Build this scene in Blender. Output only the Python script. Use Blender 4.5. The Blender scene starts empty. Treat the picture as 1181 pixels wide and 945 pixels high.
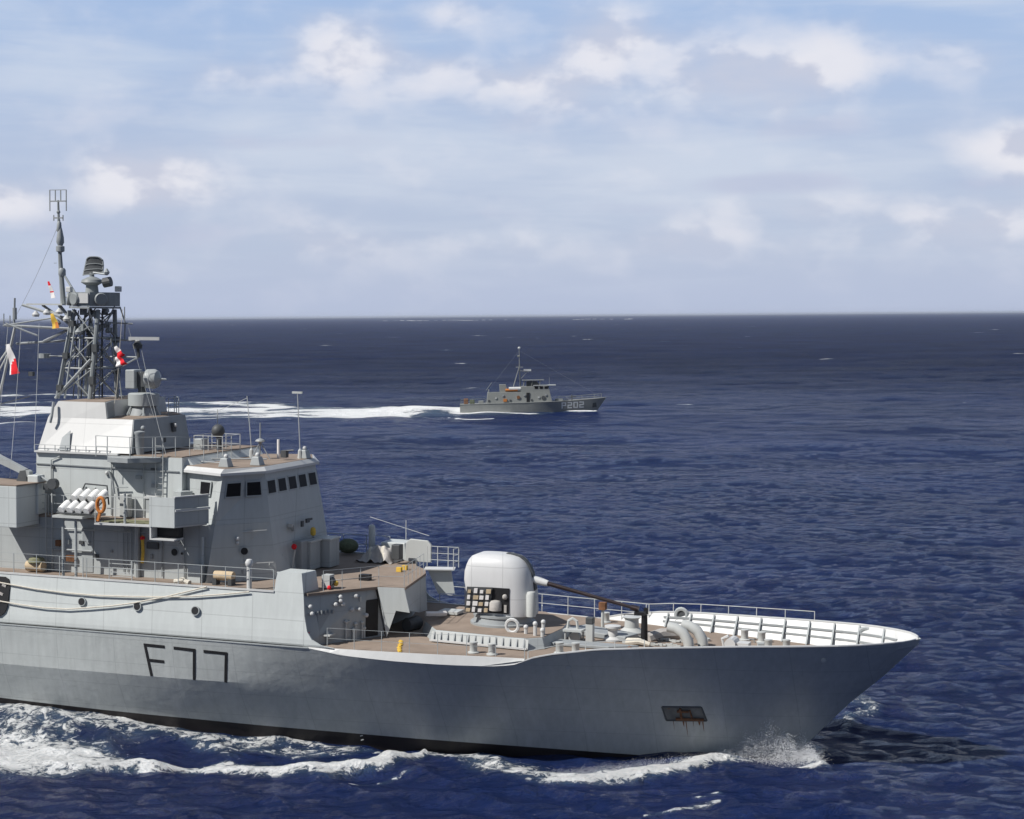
import bpy, bmesh, math, random
import numpy as np
from mathutils import Vector, Matrix
rng = random.Random(7)
sc = bpy.context.scene
col = sc.collection
R = math.radians

# ------------------------------------------------------------------ camera
cam_d = bpy.data.cameras.new("camera"); cam = bpy.data.objects.new("camera", cam_d); col.objects.link(cam)
F_PX, WPX, HPX = 2100.0, 1181.0, 945.0
cam_d.sensor_width = 36.0; cam_d.sensor_fit = 'HORIZONTAL'; cam_d.lens = 36.0 * F_PX / WPX
cam_d.clip_start = 1.0; cam_d.clip_end = 200000.0
_p = math.atan((364.5 - HPX / 2) / F_PX); _r = R(-0.44)
_f = Vector((0, math.cos(_p), math.sin(_p))); _rt = Vector((1, 0, 0)); _up = _rt.cross(_f)
_r2 = math.cos(_r) * _rt + math.sin(_r) * _up; _u2 = -math.sin(_r) * _rt + math.cos(_r) * _up
cam.matrix_world = Matrix(((_r2.x, _u2.x, -_f.x, 0), (_r2.y, _u2.y, -_f.y, 0), (_r2.z, _u2.z, -_f.z, 20.0), (0, 0, 0, 1)))
sc.camera = cam

# ------------------------------------------------------------------ light
YAW = R(20.0)
_s = Vector((-0.95, -1.0, 1.5)); _s = Matrix.Rotation(-YAW, 3, 'Z') @ _s; _s.normalize()
SUN_EL = math.asin(_s.z); SUN_AZ = math.atan2(_s.x, _s.y)
sd = bpy.data.lights.new("sun", 'SUN'); so = bpy.data.objects.new("sun", sd); col.objects.link(so)
sd.energy = 5.0; sd.angle = R(0.5); sd.color = (1.0, 0.965, 0.91)
so.rotation_euler = (-_s).to_track_quat('-Z', 'Y').to_euler(); so.location = (0, 0, 60)
sc.view_settings.view_transform = 'Standard'; sc.view_settings.look = 'None'
sc.view_settings.gamma = 1.0; sc.view_settings.exposure = 0.0; sc.view_settings.use_curve_mapping = False
sc.cycles.max_bounces = 6; sc.cycles.diffuse_bounces = 3; sc.cycles.glossy_bounces = 3
sc.cycles.caustics_reflective = False; sc.cycles.caustics_refractive = False

# ------------------------------------------------------------------ node helper
class NT:
    def __init__(s, tree): s.t = tree; s.n = tree.nodes; s.l = tree.links
    def new(s, typ, **kw):
        n = s.n.new(typ)
        for k, v in kw.items(): setattr(n, k, v)
        return n
    def put(s, sock, v):
        if v is None: return
        if isinstance(v, bpy.types.NodeSocket): s.l.new(v, sock)
        else: sock.default_value = v
    def math(s, op, a, b=None, c=None, clamp=False):
        n = s.new('ShaderNodeMath', operation=op, use_clamp=clamp); s.put(n.inputs[0], a); s.put(n.inputs[1], b); s.put(n.inputs[2], c); return n.outputs[0]
    def vmath(s, op, a, b=None):
        n = s.new('ShaderNodeVectorMath', operation=op); s.put(n.inputs[0], a); s.put(n.inputs[1], b)
        return n.outputs['Value'] if op in ('LENGTH', 'DOT_PRODUCT', 'DISTANCE') else n.outputs[0]
    def comb(s, x, y, z):
        n = s.new('ShaderNodeCombineXYZ'); s.put(n.inputs[0], x); s.put(n.inputs[1], y); s.put(n.inputs[2], z); return n.outputs[0]
    def sep(s, v):
        n = s.new('ShaderNodeSeparateXYZ'); s.put(n.inputs[0], v); return n.outputs
    def noise(s, vec, scale, detail=4.0, rough=0.55, dist=0.0):
        n = s.new('ShaderNodeTexNoise'); s.put(n.inputs['Vector'], vec); s.put(n.inputs['Scale'], scale); s.put(n.inputs['Detail'], detail)
        s.put(n.inputs['Roughness'], rough); s.put(n.inputs['Distortion'], dist); return n.outputs['Fac']
    def ramp(s, v, a, b, c=0.0, d=1.0, smooth=True):
        n = s.new('ShaderNodeMapRange'); n.interpolation_type = 'SMOOTHSTEP' if smooth else 'LINEAR'; n.clamp = True
        s.put(n.inputs[0], v); s.put(n.inputs[1], a); s.put(n.inputs[2], b); s.put(n.inputs[3], c); s.put(n.inputs[4], d); return n.outputs[0]
    def mix(s, f, a, b):
        n = s.new('ShaderNodeMix', data_type='RGBA'); s.put(n.inputs[0], f)
        s.put(n.inputs[6], a if isinstance(a, bpy.types.NodeSocket) else (*a, 1)); s.put(n.inputs[7], b if isinstance(b, bpy.types.NodeSocket) else (*b, 1)); return n.outputs[2]

# ------------------------------------------------------------------ world: sky with clouds
world = bpy.data.worlds.new("World"); sc.world = world; world.use_nodes = True
T = NT(world.node_tree); T.n.clear()
wo = T.new('ShaderNodeOutputWorld'); bg = T.new('ShaderNodeBackground'); bg.inputs[1].default_value = 0.1
sky = T.new('ShaderNodeTexSky', sky_type='NISHITA'); sky.sun_disc = False; sky.sun_elevation = SUN_EL; sky.sun_rotation = SUN_AZ
sky.air_density = 1.0; sky.dust_density = 0.6; sky.ozone_density = 2.0
tc = T.new('ShaderNodeTexCoord')
dx, dy, dz = T.sep(T.vmath('NORMALIZE', tc.outputs['Generated']))[:3]
az = T.math('ARCTAN2', dx, dy); el = T.math('ARCSINE', dz)
azd = T.math('MULTIPLY', az, 57.2958); eld = T.math('MULTIPLY', el, 57.2958)
P2 = T.comb(azd, T.math('MULTIPLY', eld, 1.6), 0.0)
nbig = T.noise(P2, 0.34, 8.0, 0.50, 0.15)
P2b = T.comb(azd, T.math('ADD', T.math('MULTIPLY', eld, 1.6), 0.45), 0.0)
nbig2 = T.noise(P2b, 0.38, 5.0, 0.52, 0.15)
Pst = T.comb(T.math('MULTIPLY', azd, 0.35), T.math('MULTIPLY', eld, 2.6), 3.0)
nst = T.noise(Pst, 0.5, 5.0, 0.55, 0.4)
A = T.comb(azd, eld, 0.0)
def blob(x, y, rx, ry, w):           # azimuth, elevation, radii in degrees
    v = T.vmath('MULTIPLY', T.vmath('SUBTRACT', A, (x, y, 0)), (1 / rx, 1 / ry, 0))
    return T.ramp(T.vmath('LENGTH', v), 1.0, 0.0, 0.0, w)
def total(lst):
    s_ = None
    for b in lst:
        v = blob(*b); s_ = v if s_ is None else T.math('ADD', s_, v)
    return s_
bright = total([(3.3, 8.4, 3.0, 1.9, .62), (1.4, 7.0, 3.2, 1.8, .5), (7.4, 7.2, 4.2, 2.3, .62), (10.2, 7.7, 2.2, 1.5, .45), (-5.2, 8.5, 2.6, 1.6, .62), (-3.0, 7.5, 5.5, 1.5, .45), (-8.5, 7.4, 4.0, 1.1, .3), (-1.2, 9.3, 2.8, 1.0, .42),
                (-11.2, 4.2, 4.0, 1.6, .75), (-15.4, 3.6, 2.6, 1.2, .55), (15.8, 4.9, 3.0, 1.7, .8), (14.0, 2.6, 4.2, 1.3, .5), (-4, 2.2, 6, 1.1, .28), (5, 2.2, 7, 1.2, .32), (13.0, 7.6, 3.0, 1.2, .3), (9.0, 3.3, 5.5, .8, .3)])
thin = total([(-14, 7.5, 5.0, 1.6, .6), (-5, 5.0, 9, 2.2, .6), (6, 4.4, 10, 2.0, .7), (14.5, 9.9, 5.5, 1.2, .75), (-15, 9.3, 4, 1.0, .3)])
grey = total([(8.0, 4.05, 4.6, .62, .85), (3.5, 3.3, 3.6, .5, .5), (8.8, 5.7, 4.0, .8, .6), (-7, 5.4, 5.5, .55, .5), (-12, 2.6, 6.5, 1.0, .55), (14.5, 3.9, 3.5, .5, .5), (-1, 3.2, 3, .35, .35), (0.5, 6.0, 4.0, .8, .35)])
behind = T.ramp(eld, 8.0, 14.0, 0.0, 0.12)
nv = T.math('MULTIPLY', T.math('SUBTRACT', nbig, 0.5), 1.25)
cb = T.ramp(T.math('ADD', bright, nv), -0.10, 0.72)
ct = T.ramp(T.math('ADD', thin, T.math('MULTIPLY', T.math('SUBTRACT', nst, 0.5), 1.3)), -0.15, 0.7)
cg = T.ramp(T.math('ADD', grey, nv), 0.12, 0.75)
lit = T.ramp(T.math('SUBTRACT', nbig, nbig2), -0.10, 0.09)
base = T.mix(0.32, T.mix(1.0, sky.outputs[0], sky.outputs[0]), (3.6, 4.9, 7.6))
base = T.mix(T.ramp(eld, 3.5, 11.0), T.mix(0.80, base, (4.95, 5.65, 7.45)), T.mix(0.74, base, (4.0, 5.45, 8.2)))
base = T.mix(T.math('MULTIPLY', ct, 0.56), base, (6.9, 7.45, 8.4))
base = T.mix(T.math('MULTIPLY', cb, 0.88), base, T.mix(lit, (5.9, 6.15, 7.3), (8.3, 8.25, 8.8)))
base = T.mix(T.math('MULTIPLY', cg, 0.58), base, (4.9, 5.35, 7.0))
hz = T.ramp(eld, 2.6, 0.0)
base = T.mix(T.math('MULTIPLY', hz, 0.75), base, (4.75, 5.4, 7.1))
away = T.math('MAXIMUM', T.ramp(eld, 11.0, 20.0), T.ramp(T.math('ABSOLUTE', azd), 35.0, 70.0))
base = T.mix(away, base, T.mix(T.ramp(nbig, .55, .78, 0, .25), T.mix(0.9, sky.outputs[0], (1.65, 2.05, 2.85)), (5.0, 5.2, 6.0)))
base = T.mix(T.ramp(eld, 0.0, -1.0), base, (0.2, 0.25, 0.5))
T.l.new(base, bg.inputs[0]); T.l.new(bg.outputs[0], wo.inputs[0])

# ------------------------------------------------------------------ materials
MATS = {}
def mat(name, c, rough=0.5, metal=0.0, var=0.08, scale=0.8, spec=0.4, streak=0.0, bump=0.0, stain=None, stain_amt=0.0):
    m = bpy.data.materials.new(name); m.use_nodes = True; t = NT(m.node_tree); b = t.n['Principled BSDF']
    g = t.new('ShaderNodeTexCoord').outputs['Object']
    n1 = t.noise(g, scale, 6.0, 0.6)
    f = t.ramp(n1, 0.3, 0.7, 1 - var, 1 + var, False)
    if streak:
        x, y, z = t.sep(g)[:3]
        n2 = t.noise(t.comb(T_mul(t, x, 3.0), T_mul(t, y, 3.0), T_mul(t, z, 0.25)), 1.2, 5.0, 0.65)
        f = t.math('MULTIPLY', f, t.ramp(n2, 0.3, 0.7, 1 - streak, 1 + streak, False))
    n = t.new('ShaderNodeVectorMath', operation='SCALE'); n.inputs[0].default_value = c; t.put(n.inputs['Scale'], f)
    out = n.outputs[0]
    if stain:
        n3 = t.noise(g, 2.3, 7.0, 0.65)
        out = t.mix(t.ramp(n3, 0.56, 0.74, 0.0, stain_amt), out, stain)
    t.l.new(out, b.inputs['Base Color'])
    b.inputs['Roughness'].default_value = rough; b.inputs['Metallic'].default_value = metal; b.inputs['Specular IOR Level'].default_value = spec
    if bump:
        bn = t.new('ShaderNodeBump'); bn.inputs['Strength'].default_value = bump; bn.inputs['Distance'].default_value = 0.03
        t.l.new(t.noise(g, 1.6, 3.0, 0.5), bn.inputs['Height']); t.l.new(bn.outputs[0], b.inputs['Normal'])
    MATS[name] = m
    return m
def T_mul(t, a, b): return t.math('MULTIPLY', a, b)

def hull_mat():
    m = mat('hull_grey', (0.44, 0.465, 0.46), 0.40, 0, 0.07, 0.25, 0.45, 0.08, 0.8)
    t = NT(m.node_tree); b = t.n['Principled BSDF']
    # weld seams of the plating: thin slightly darker lines, and paler vertical streaks low on the hull
    g = t.new('ShaderNodeTexCoord').outputs['Object']; x, y, z = t.sep(g)[:3]
    fx = t.math('ABSOLUTE', t.math('SUBTRACT', t.math('FRACT', t.math('MULTIPLY', x, 1 / 3.1)), 0.5))
    fz = t.math('ABSOLUTE', t.math('SUBTRACT', t.math('FRACT', t.math('MULTIPLY', z, 1 / 1.15)), 0.5))
    ln = t.math('MAXIMUM', t.ramp(fx, 0.492, 0.499), t.ramp(fz, 0.482, 0.498))
    cur = b.inputs['Base Color'].links[0].from_socket
    c2 = t.mix(t.math('MULTIPLY', ln, 0.30), cur, (0.13, 0.14, 0.15))
    pale_streak = t.ramp(t.noise(t.comb(T_mul(t, x, 1.0), 0.0, T_mul(t, z, 0.30)), 0.8, 8.0, 0.7), 0.50, 0.78, 0.0, 0.6)
    low = t.ramp(z, 4.2, 2.6)
    c3 = t.mix(t.math('MULTIPLY', pale_streak, low), c2, (0.60, 0.62, 0.62))
    run = t.ramp(t.noise(t.comb(T_mul(t, x, 2.2), 7.0, T_mul(t, z, 0.12)), 1.6, 6.0, 0.7), 0.56, 0.80, 0.0, 0.30)
    c3 = t.mix(run, c3, (0.20, 0.19, 0.175))
    t.l.new(c3, b.inputs['Base Color'])
    return m
M = {}
M['hull'] = hull_mat()
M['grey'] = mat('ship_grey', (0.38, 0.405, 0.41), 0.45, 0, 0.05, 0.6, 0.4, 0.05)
M['side'] = mat('side_grey', (0.53, 0.56, 0.555), 0.45, 0, 0.04, 0.4, 0.4, 0.05)
M['bridge'] = mat('bridge_grey', (0.43, 0.455, 0.455), 0.45, 0, 0.05, 0.5, 0.4, 0.05)
M['house'] = mat('house_white', (0.60, 0.60, 0.59), 0.45, 0, 0.02, 0.5, 0.4, 0.02)
M['turret'] = mat('turret_white', (0.60, 0.605, 0.61), 0.4, 0, 0.03, 0.8, 0.4, 0.02)
M['mast'] = mat('mast_grey', (0.26, 0.28, 0.285), 0.5, 0, 0.1, 1.5, 0.4, 0.05)
M['pale'] = mat('pale_grey', (0.49, 0.505, 0.495), 0.45, 0, 0.03, 0.6, 0.4, 0.03)
M['white'] = mat('white_paint', (0.58, 0.585, 0.58), 0.4, 0, 0.03, 1.5, 0.4, 0.03)
M['mid'] = mat('mid_grey', (0.30, 0.32, 0.33), 0.5, 0, 0.08, 2.0)
M['dark'] = mat('dark_grey', (0.07, 0.075, 0.08), 0.55, 0, 0.15, 3.0)
M['black'] = mat('black_paint', (0.012, 0.012, 0.014), 0.5, 0, 0.1, 3.0)
M['boot'] = mat('boot_black', (0.016, 0.013, 0.014), 0.5, 0, 0.25, 0.8)
M['deck'] = mat('deck_brown', (0.27, 0.215, 0.175), 0.85, 0, 0.14, 0.9, 0.2, 0, 0.3, (0.20, 0.165, 0.14), 0.6)
M['glass'] = mat('window_glass', (0.010, 0.010, 0.012), 0.45, 0, 0.1, 2.0, 0.12)
M['rope'] = mat('rope', (0.62, 0.58, 0.50), 0.9, 0, 0.15, 12.0, 0.1)
M['red'] = mat('flag_red', (0.72, 0.03, 0.04), 0.8, 0, 0.1, 4.0, 0.1)
M['cloth_white'] = mat('flag_white', (0.80, 0.78, 0.77), 0.85, 0, 0.06, 4.0, 0.1)
M['orange'] = mat('orange', (0.52, 0.19, 0.05), 0.7, 0, 0.12, 4.0, 0.2)
M['yellow'] = mat('yellow', (0.72, 0.47, 0.08), 0.7, 0, 0.12, 4.0, 0.2)
M['tan'] = mat('tan_canvas', (0.55, 0.44, 0.30), 0.85, 0, 0.15, 4.0, 0.15)
M['canvas'] = mat('canvas', (0.42, 0.40, 0.38), 0.9, 0, 0.15, 5.0, 0.1)
M['green'] = mat('green_net', (0.12, 0.14, 0.09), 0.9, 0, 0.3, 8.0, 0.1)
M['olive'] = mat('olive_mat', (0.22, 0.22, 0.14), 0.9, 0, 0.2, 3.0, 0.1)
M['rust'] = mat('rust', (0.20, 0.10, 0.055), 0.9, 0, 0.4, 3.0, 0.1)
M['barrel'] = mat('barrel_steel', (0.030, 0.020, 0.021), 0.4, 0.3, 0.3, 3.0)
M['seafoam'] = mat('raft_white', (0.83, 0.83, 0.81), 0.5, 0, 0.04, 3.0)
def seams(m, sx, sz, amt, ox=0.0, oz=0.0, run_amt=0.22, dark=(0.16, 0.165, 0.165)):
    # plate seams and faint dirt runs, fixed in the ship's own coordinates
    t = NT(m.node_tree); b = t.n['Principled BSDF']
    g = t.new('ShaderNodeTexCoord').outputs['Object']; x, y, z = t.sep(g)[:3]
    u = t.math('ADD', x, t.math('MULTIPLY', y, 0.37))
    fx = t.math('ABSOLUTE', t.math('SUBTRACT', t.math('FRACT', t.math('MULTIPLY', t.math('ADD', u, ox), 1 / sx)), 0.5))
    fz = t.math('ABSOLUTE', t.math('SUBTRACT', t.math('FRACT', t.math('MULTIPLY', t.math('ADD', z, oz), 1 / sz)), 0.5))
    ln = t.math('MAXIMUM', t.ramp(fx, 0.5 - .028 / sx, 0.5 - .008 / sx), t.ramp(fz, 0.5 - .028 / sz, 0.5 - .008 / sz))
    cur = b.inputs['Base Color'].links[0].from_socket
    c = t.mix(t.math('MULTIPLY', ln, amt), cur, dark)
    run = t.ramp(t.noise(t.comb(T_mul(t, u, 2.6), T_mul(t, y, .2), T_mul(t, z, 0.16)), 1.7, 6.0, 0.7), 0.56, 0.82, 0.0, run_amt)
    c = t.mix(run, c, (0.27, 0.24, 0.205))
    t.l.new(c, b.inputs['Base Color'])
for k_, a_ in (('side', (2.6, 1.22, .32, .4, .1)), ('bridge', (2.2, 1.3, .3, .9, .3)), ('house', (3.5, 2.9, .22, 1.1, .2, .14)), ('turret', (1.55, 1.45, .30, .35, .62, .12)), ('grey', (2.1, 1.25, .22))): seams(M[k_], *a_)
M['boat'] = mat('patrol_grey', (0.26, 0.27, 0.258), 0.5, 0, 0.06, 0.8, 0.4, 0.04)
M['boat2'] = mat('patrol_house_grey', (0.245, 0.255, 0.243), 0.5, 0, 0.06, 0.8, 0.4, 0.04)

# ------------------------------------------------------------------ mesh builder
class MB:
    def __init__(s): s.v = []; s.f = []; s.m = []
    def face(s, pts, mi=0):
        b = len(s.v); s.v += [tuple(p) for p in pts]; s.f.append(list(range(b, b + len(pts)))); s.m.append(mi); return s
    def loft(s, rings, mi=0, cap=True, closed=True):
        b = len(s.v); n = len(rings[0])
        for r in rings: s.v += [tuple(p) for p in r]
        for i in range(len(rings) - 1):
            for j in range(n if closed else n - 1):
                k = (j + 1) % n
                s.f.append([b + i * n + j, b + i * n + k, b + (i + 1) * n + k, b + (i + 1) * n + j]); s.m.append(mi)
        if cap and closed:
            s.f.append([b + j for j in range(n)][::-1]); s.m.append(mi)
            s.f.append([b + (len(rings) - 1) * n + j for j in range(n)]); s.m.append(mi)
        return s
    def prism(s, poly, z0, z1, mi=0, top=None):
        top = top or poly
        return s.loft([[(p[0], p[1], z0) for p in poly], [(p[0], p[1], z1) for p in top]], mi)
    def box(s, x0, x1, y0, y1, z0, z1, mi=0):
        return s.prism([(x0, y0), (x1, y0), (x1, y1), (x0, y1)], z0, z1, mi)
    def cbox(s, c, d, rz=0.0, ry=0.0, mi=0):
        mm = Matrix.Translation(c) @ Matrix.Rotation(rz, 4, 'Z') @ Matrix.Rotation(ry, 4, 'Y')
        a, b_, h = d[0] / 2, d[1] / 2, d[2] / 2
        r = [[mm @ Vector((x, y, z)) for x, y in ((-a, -b_), (a, -b_), (a, b_), (-a, b_))] for z in (-h, h)]
        return s.loft(r, mi)
    def tube(s, pts, r, n=6, mi=0, r2=None):
        pts = [Vector(p) for p in pts]; rings = []; up = None
        for i, p in enumerate(pts):
            d = (pts[min(i + 1, len(pts) - 1)] - pts[max(i - 1, 0)]).normalized()
            if up is None: up = d.orthogonal().normalized()
            up = (up - d * up.dot(d)); up = up.normalized() if up.length > 1e-6 else d.orthogonal().normalized()
            w = d.cross(up); q = r if r2 is None else r + (r2 - r) * i / max(1, len(pts) - 1)
            rings.append([p + (up * math.cos(a) + w * math.sin(a)) * q for a in [2 * math.pi * k / n for k in range(n)]])
        return s.loft(rings, mi)
    def lathe(s, base, prof, axis=(0, 0, 1), n=20, mi=0):
        ax = Vector(axis).normalized(); u = ax.orthogonal().normalized(); w = ax.cross(u); b = Vector(base)
        return s.loft([[b + ax * h + (u * math.cos(2 * math.pi * k / n) + w * math.sin(2 * math.pi * k / n)) * max(r, 1e-4) for k in range(n)] for r, h in prof], mi)
    def ball(s, c, r, n=10, mi=0, sz=1.0):
        return s.lathe(c, [(r * math.sin(math.pi * i / 8), -r * sz * math.cos(math.pi * i / 8)) for i in range(9)], n=n, mi=mi)
    def plate(s, pts, th, mi=0, nrm=None):
        pts = [Vector(p) for p in pts]
        n_ = Vector(nrm) if nrm else (pts[1] - pts[0]).cross(pts[2] - pts[0]).normalized()
        return s.loft([[p - n_ * th / 2 for p in pts], [p + n_ * th / 2 for p in pts]], mi)
    def build(s, name, mats, parent=None, smooth=False, bevel=0.0, loc=None):
        me = bpy.data.meshes.new(name); me.from_pydata(s.v, [], s.f); me.polygons.foreach_set('material_index', s.m)
        for m_ in (mats if isinstance(mats, (list, tuple)) else [mats]): me.materials.append(m_)
        bm = bmesh.new(); bm.from_mesh(me)
        bmesh.ops.remove_doubles(bm, verts=bm.verts, dist=1e-5)
        bmesh.ops.recalc_face_normals(bm, faces=bm.faces); bm.to_mesh(me); bm.free()
        o = bpy.data.objects.new(name, me); col.objects.link(o); o.parent = parent
        if loc: o.location = loc
        if smooth:
            me.polygons.foreach_set('use_smooth', [True] * len(me.polygons))
            me.set_sharp_from_angle(angle=R(40))
        if bevel:
            bv = o.modifiers.new('bevel', 'BEVEL'); bv.width = bevel; bv.segments = 2; bv.limit_method = 'ANGLE'; bv.angle_limit = R(35)
        me.update(); return o
def tag(o, label=None, cat=None, group=None, kind=None):
    if label: o['label'] = label
    if cat: o['category'] = cat
    if group: o['group'] = group
    if kind: o['kind'] = kind
    return o
def loose(o, label, cat, group=None):
    o.parent = None; o.matrix_world = SHIP_M; return tag(o, label, cat, group)
def empty(name, loc=(0, 0, 0)):
    o = bpy.data.objects.new(name, None); col.objects.link(o); o.location = loc; o.empty_display_size = 0.5; return o
def lerp(tab, x):
    xs = [t[0] for t in tab]; ys = [t[1] for t in tab]; return float(np.interp(x, xs, ys))
def sst(a, b, x):
    t = min(1, max(0, (x - a) / (b - a))); return t * t * (3 - 2 * t)

# ------------------------------------------------------------------ warship frame
SHIP_O = Vector((12.81, 80.26, 0.0))
SHIP_M = Matrix.Translation(SHIP_O) @ Matrix.Rotation(-YAW, 4, 'Z') @ Matrix.Rotation(R(1.0), 4, 'Y')
ship = empty('warship'); ship.matrix_world = SHIP_M
tag(ship, 'large grey frigate with F77 on its hull and a gun turret on its long foredeck', 'warship')

# hull surface functions (ship coordinates: x forward from the stem, y to port, z up)
BD = [(0, .02), (.48, 1.1), (1.08, 1.73), (2.08, 2.42), (3.08, 2.9), (5.08, 3.5), (7.08, 3.97), (9.08, 4.5), (11.08, 5.0), (13.08, 5.4), (15.08, 5.78), (17.08, 6.1), (19.08, 6.45), (22, 6.75), (26, 7.0), (35, 7.1), (42, 7.15), (70, 7.2)]
BW = [(0, .02), (3, .95), (7, 1.9), (12.5, 3.0), (17, 3.9), (24, 5.0), (31, 5.8), (35, 6.1), (70, 6.6)]
ZT = [(-70, 4.85), (-21, 4.85), (-19.5, 4.62), (-17, 4.50), (-14, 4.45), (-12.3, 4.50), (-11.5, 4.62), (-10.9, 4.9), (-10, 5.12), (-8, 5.42), (-6, 5.56), (-4, 5.65), (-2, 5.74), (0, 5.81), (2, 5.88), (4, 5.94), (5.1, 5.95)]
STEM = [(-4, -4.0), (-1, -1.2), (0, -.35), (.68, .0), (2.87, 2.06), (4.22, 3.55), (5.66, 4.94), (5.95, 5.09)]
def z_top(x): return lerp(ZT, x)
def z_boot(x): return max(-0.05, -0.03 * (x + 3.0)) if x < -3 else -0.05
def stem_x(z): return lerp(STEM, z)
def half(x, z):
    d = max(0.0, stem_x(z) - x); zb, zt = z_boot(x), z_top(x)
    t = (z - zb) / (zt - zb)
    if t <= 0: return max(0.02, lerp(BW, d) * (1 + 0.10 * t))
    t = min(1.0, t); w = sst(-20.0, -28.0, x)
    tb = t ** lerp([(-20, 1.0), (-8, 1.25), (0, 1.35)], x)
    tk = (2.9 - zb) / (zt - zb)
    ta = t * 0.79 / tk if t < tk else 0.79 + (t - tk) * 0.21 / (1 - tk)
    t2 = tb * (1 - w) + ta * w
    bw, bd = lerp(BW, d), lerp(BD, max(0.0, d + (5.09 - stem_x(zt)) * 0))
    return bw + (bd - bw) * t2
levels = [('b', 0.0), ('b', .12), ('b', .3), ('b', .5), ('b', .75), ('b', 1.0), ('t', .12), ('t', .28), ('t', .45), ('t', .62), ('t', .78), ('t', .9), ('t', 1.0)]
stations = [0, .004, .01, .018, .03, .045, .06, .08, .1, .125, .15, .18, .21, .24, .27, .3, .33, .36, .39, .41, .43, .45, .48, .52, .58, .64, .7, .78, .86, 1.0]
XA = -62.0
def hull_grid():
    rows = []
    def zl(kind, t, x):
        zb, zt = z_boot(x), z_top(x); zk = min(2.9, zb + (zt - zb) * .6)
        return zb + (zk - zb) * t if kind == 'b' else zk + (zt - zk) * t
    for kind, t in levels:
        row = []
        for s in stations:
            z0 = zl(kind, t, 3.0); xs = stem_x(z0)
            for _ in range(4): z0 = zl(kind, t, xs); xs = stem_x(z0)
            x = xs + (XA - xs) * s; z = zl(kind, t, x)
            row.append((x, half(x, z) if s > 0 else 0.02, z))
        rows.append(row)
    return rows
rows = hull_grid()
bot = []
for dz in (-4.0, -2.4, -1.2, -.5):
    r_ = []
    for s in stations:
        xs = stem_x(-.05 + dz); x = xs + (XA - xs) * s; z = z_boot(x) + dz
        d = max(0, xs - x); r_.append((x, max(.02, lerp(BW, d) * (1 - .05 * abs(dz))) if s > 0 else .02, z))
    bot.append(r_)
allrows = bot + rows
mb = MB()
nb = len(bot)
for sgn in (-1, 1):
    for i in range(len(allrows) - 1):
        for j in range(len(stations) - 1):
            q = [allrows[i][j], allrows[i][j + 1], allrows[i + 1][j + 1], allrows[i + 1][j]]
            mb.face([(p[0], sgn * p[1], p[2]) for p in q], 1 if i < nb else 0)
for i in range(len(allrows) - 1):   # narrow stem bar and aft closing plate
    a, b = allrows[i][0], allrows[i + 1][0]
    mb.face([(a[0], -a[1], a[2]), (a[0], a[1], a[2]), (b[0], b[1], b[2]), (b[0], -b[1], b[2])], 1 if i < nb else 0)
    a, b = allrows[i][-1], allrows[i + 1][-1]
    mb.face([(a[0], -a[1], a[2]), (a[0], a[1], a[2]), (b[0], b[1], b[2]), (b[0], -b[1], b[2])], 1 if i < nb else 0)
hull = mb.build('hull', [M['hull'], M['boot']], ship, smooth=True); hull.data.set_sharp_from_angle(angle=R(11))

ZD = 4.84
def edge_y(x): return half(x, z_top(x))
# main deck sheet
mb = MB(); xs = [-22.5, -20, -18, -16, -14, -12, -10, -8, -6, -4, -2, 0, 1.5, 2.6, 3.4, 3.9]
for a, b in zip(xs[:-1], xs[1:]):
    ya, yb = edge_y(a) - .16, edge_y(b) - .16
    if a > -12: ya = max(.05, half(a, 4.85) - .12)
    if b > -12: yb = max(.05, half(b, 4.85) - .12)
    mb.face([(a, -ya, ZD), (b, -yb, ZD), (b, yb, ZD), (a, ya, ZD)])
mb.build('foredeck', M['deck'], ship)
# waterway: sloped pale strip between knuckle and deck edge
xs = np.linspace(-21.3, -11.15, 24)
for sg in (-1, 1):
    mb = MB()
    for a, b in zip(xs[:-1], xs[1:]):
        f = lambda x: [(x, sg * edge_y(x), z_top(x)), (x, sg * (edge_y(x) - .10), max(z_top(x) + .004, ZD + .03)), (x, sg * (edge_y(x) - .19), ZD + .03), (x, sg * (edge_y(x) - .19), ZD - .05)]
        A_, B_ = f(a), f(b)
        for k in range(3): mb.face([A_[k], B_[k], B_[k + 1], A_[k + 1]])
    mb.build('waterway', M['white'], ship)
# bulwark: inner skin, cap rail, stanchions, longitudinals
mb = MB(); cap = MB(); st = MB()
xs = list(np.linspace(-11.2, 4.2, 36)) + [4.5, 4.75, 4.93]
for sg in (-1, 1):
    for a, b in zip(xs[:-1], xs[1:]):
        ta, tb_ = z_top(a), z_top(b); ya, yb = max(.02, edge_y(a) - .09), max(.02, edge_y(b) - .09)
        zst = lambda x: float(np.interp(x, [p[1] for p in STEM], [p[0] for p in STEM]))
        za, zb = max(ZD - .02, zst(a) + .2), max(ZD - .02, zst(b) + .2); za, zb = min(za, ta - .02), min(zb, tb_ - .02)
        la, lb = max(.005, min(ya, half(a, za + .05) - .15)), max(.005, min(yb, half(b, zb + .05) - .15))
        mb.face([(a, sg * ya, ta), (b, sg * yb, tb_), (b, sg * lb, zb), (a, sg * la, za)])
        if a > -11.3:
            oa, ob = edge_y(a) + .03, edge_y(b) + .03
            cap.loft([[(a, sg * oa, ta), (a, sg * (ya - .03), ta), (a, sg * (ya - .03), ta + .05), (a, sg * oa, ta + .05)],
                      [(b, sg * ob, tb_), (b, sg * (yb - .03), tb_), (b, sg * (yb - .03), tb_ + .05), (b, sg * ob, tb_ + .05)]])
mb.build('bulwark', M['white'], ship)
cap.build('cap_rail', M['white'], ship)
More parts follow.
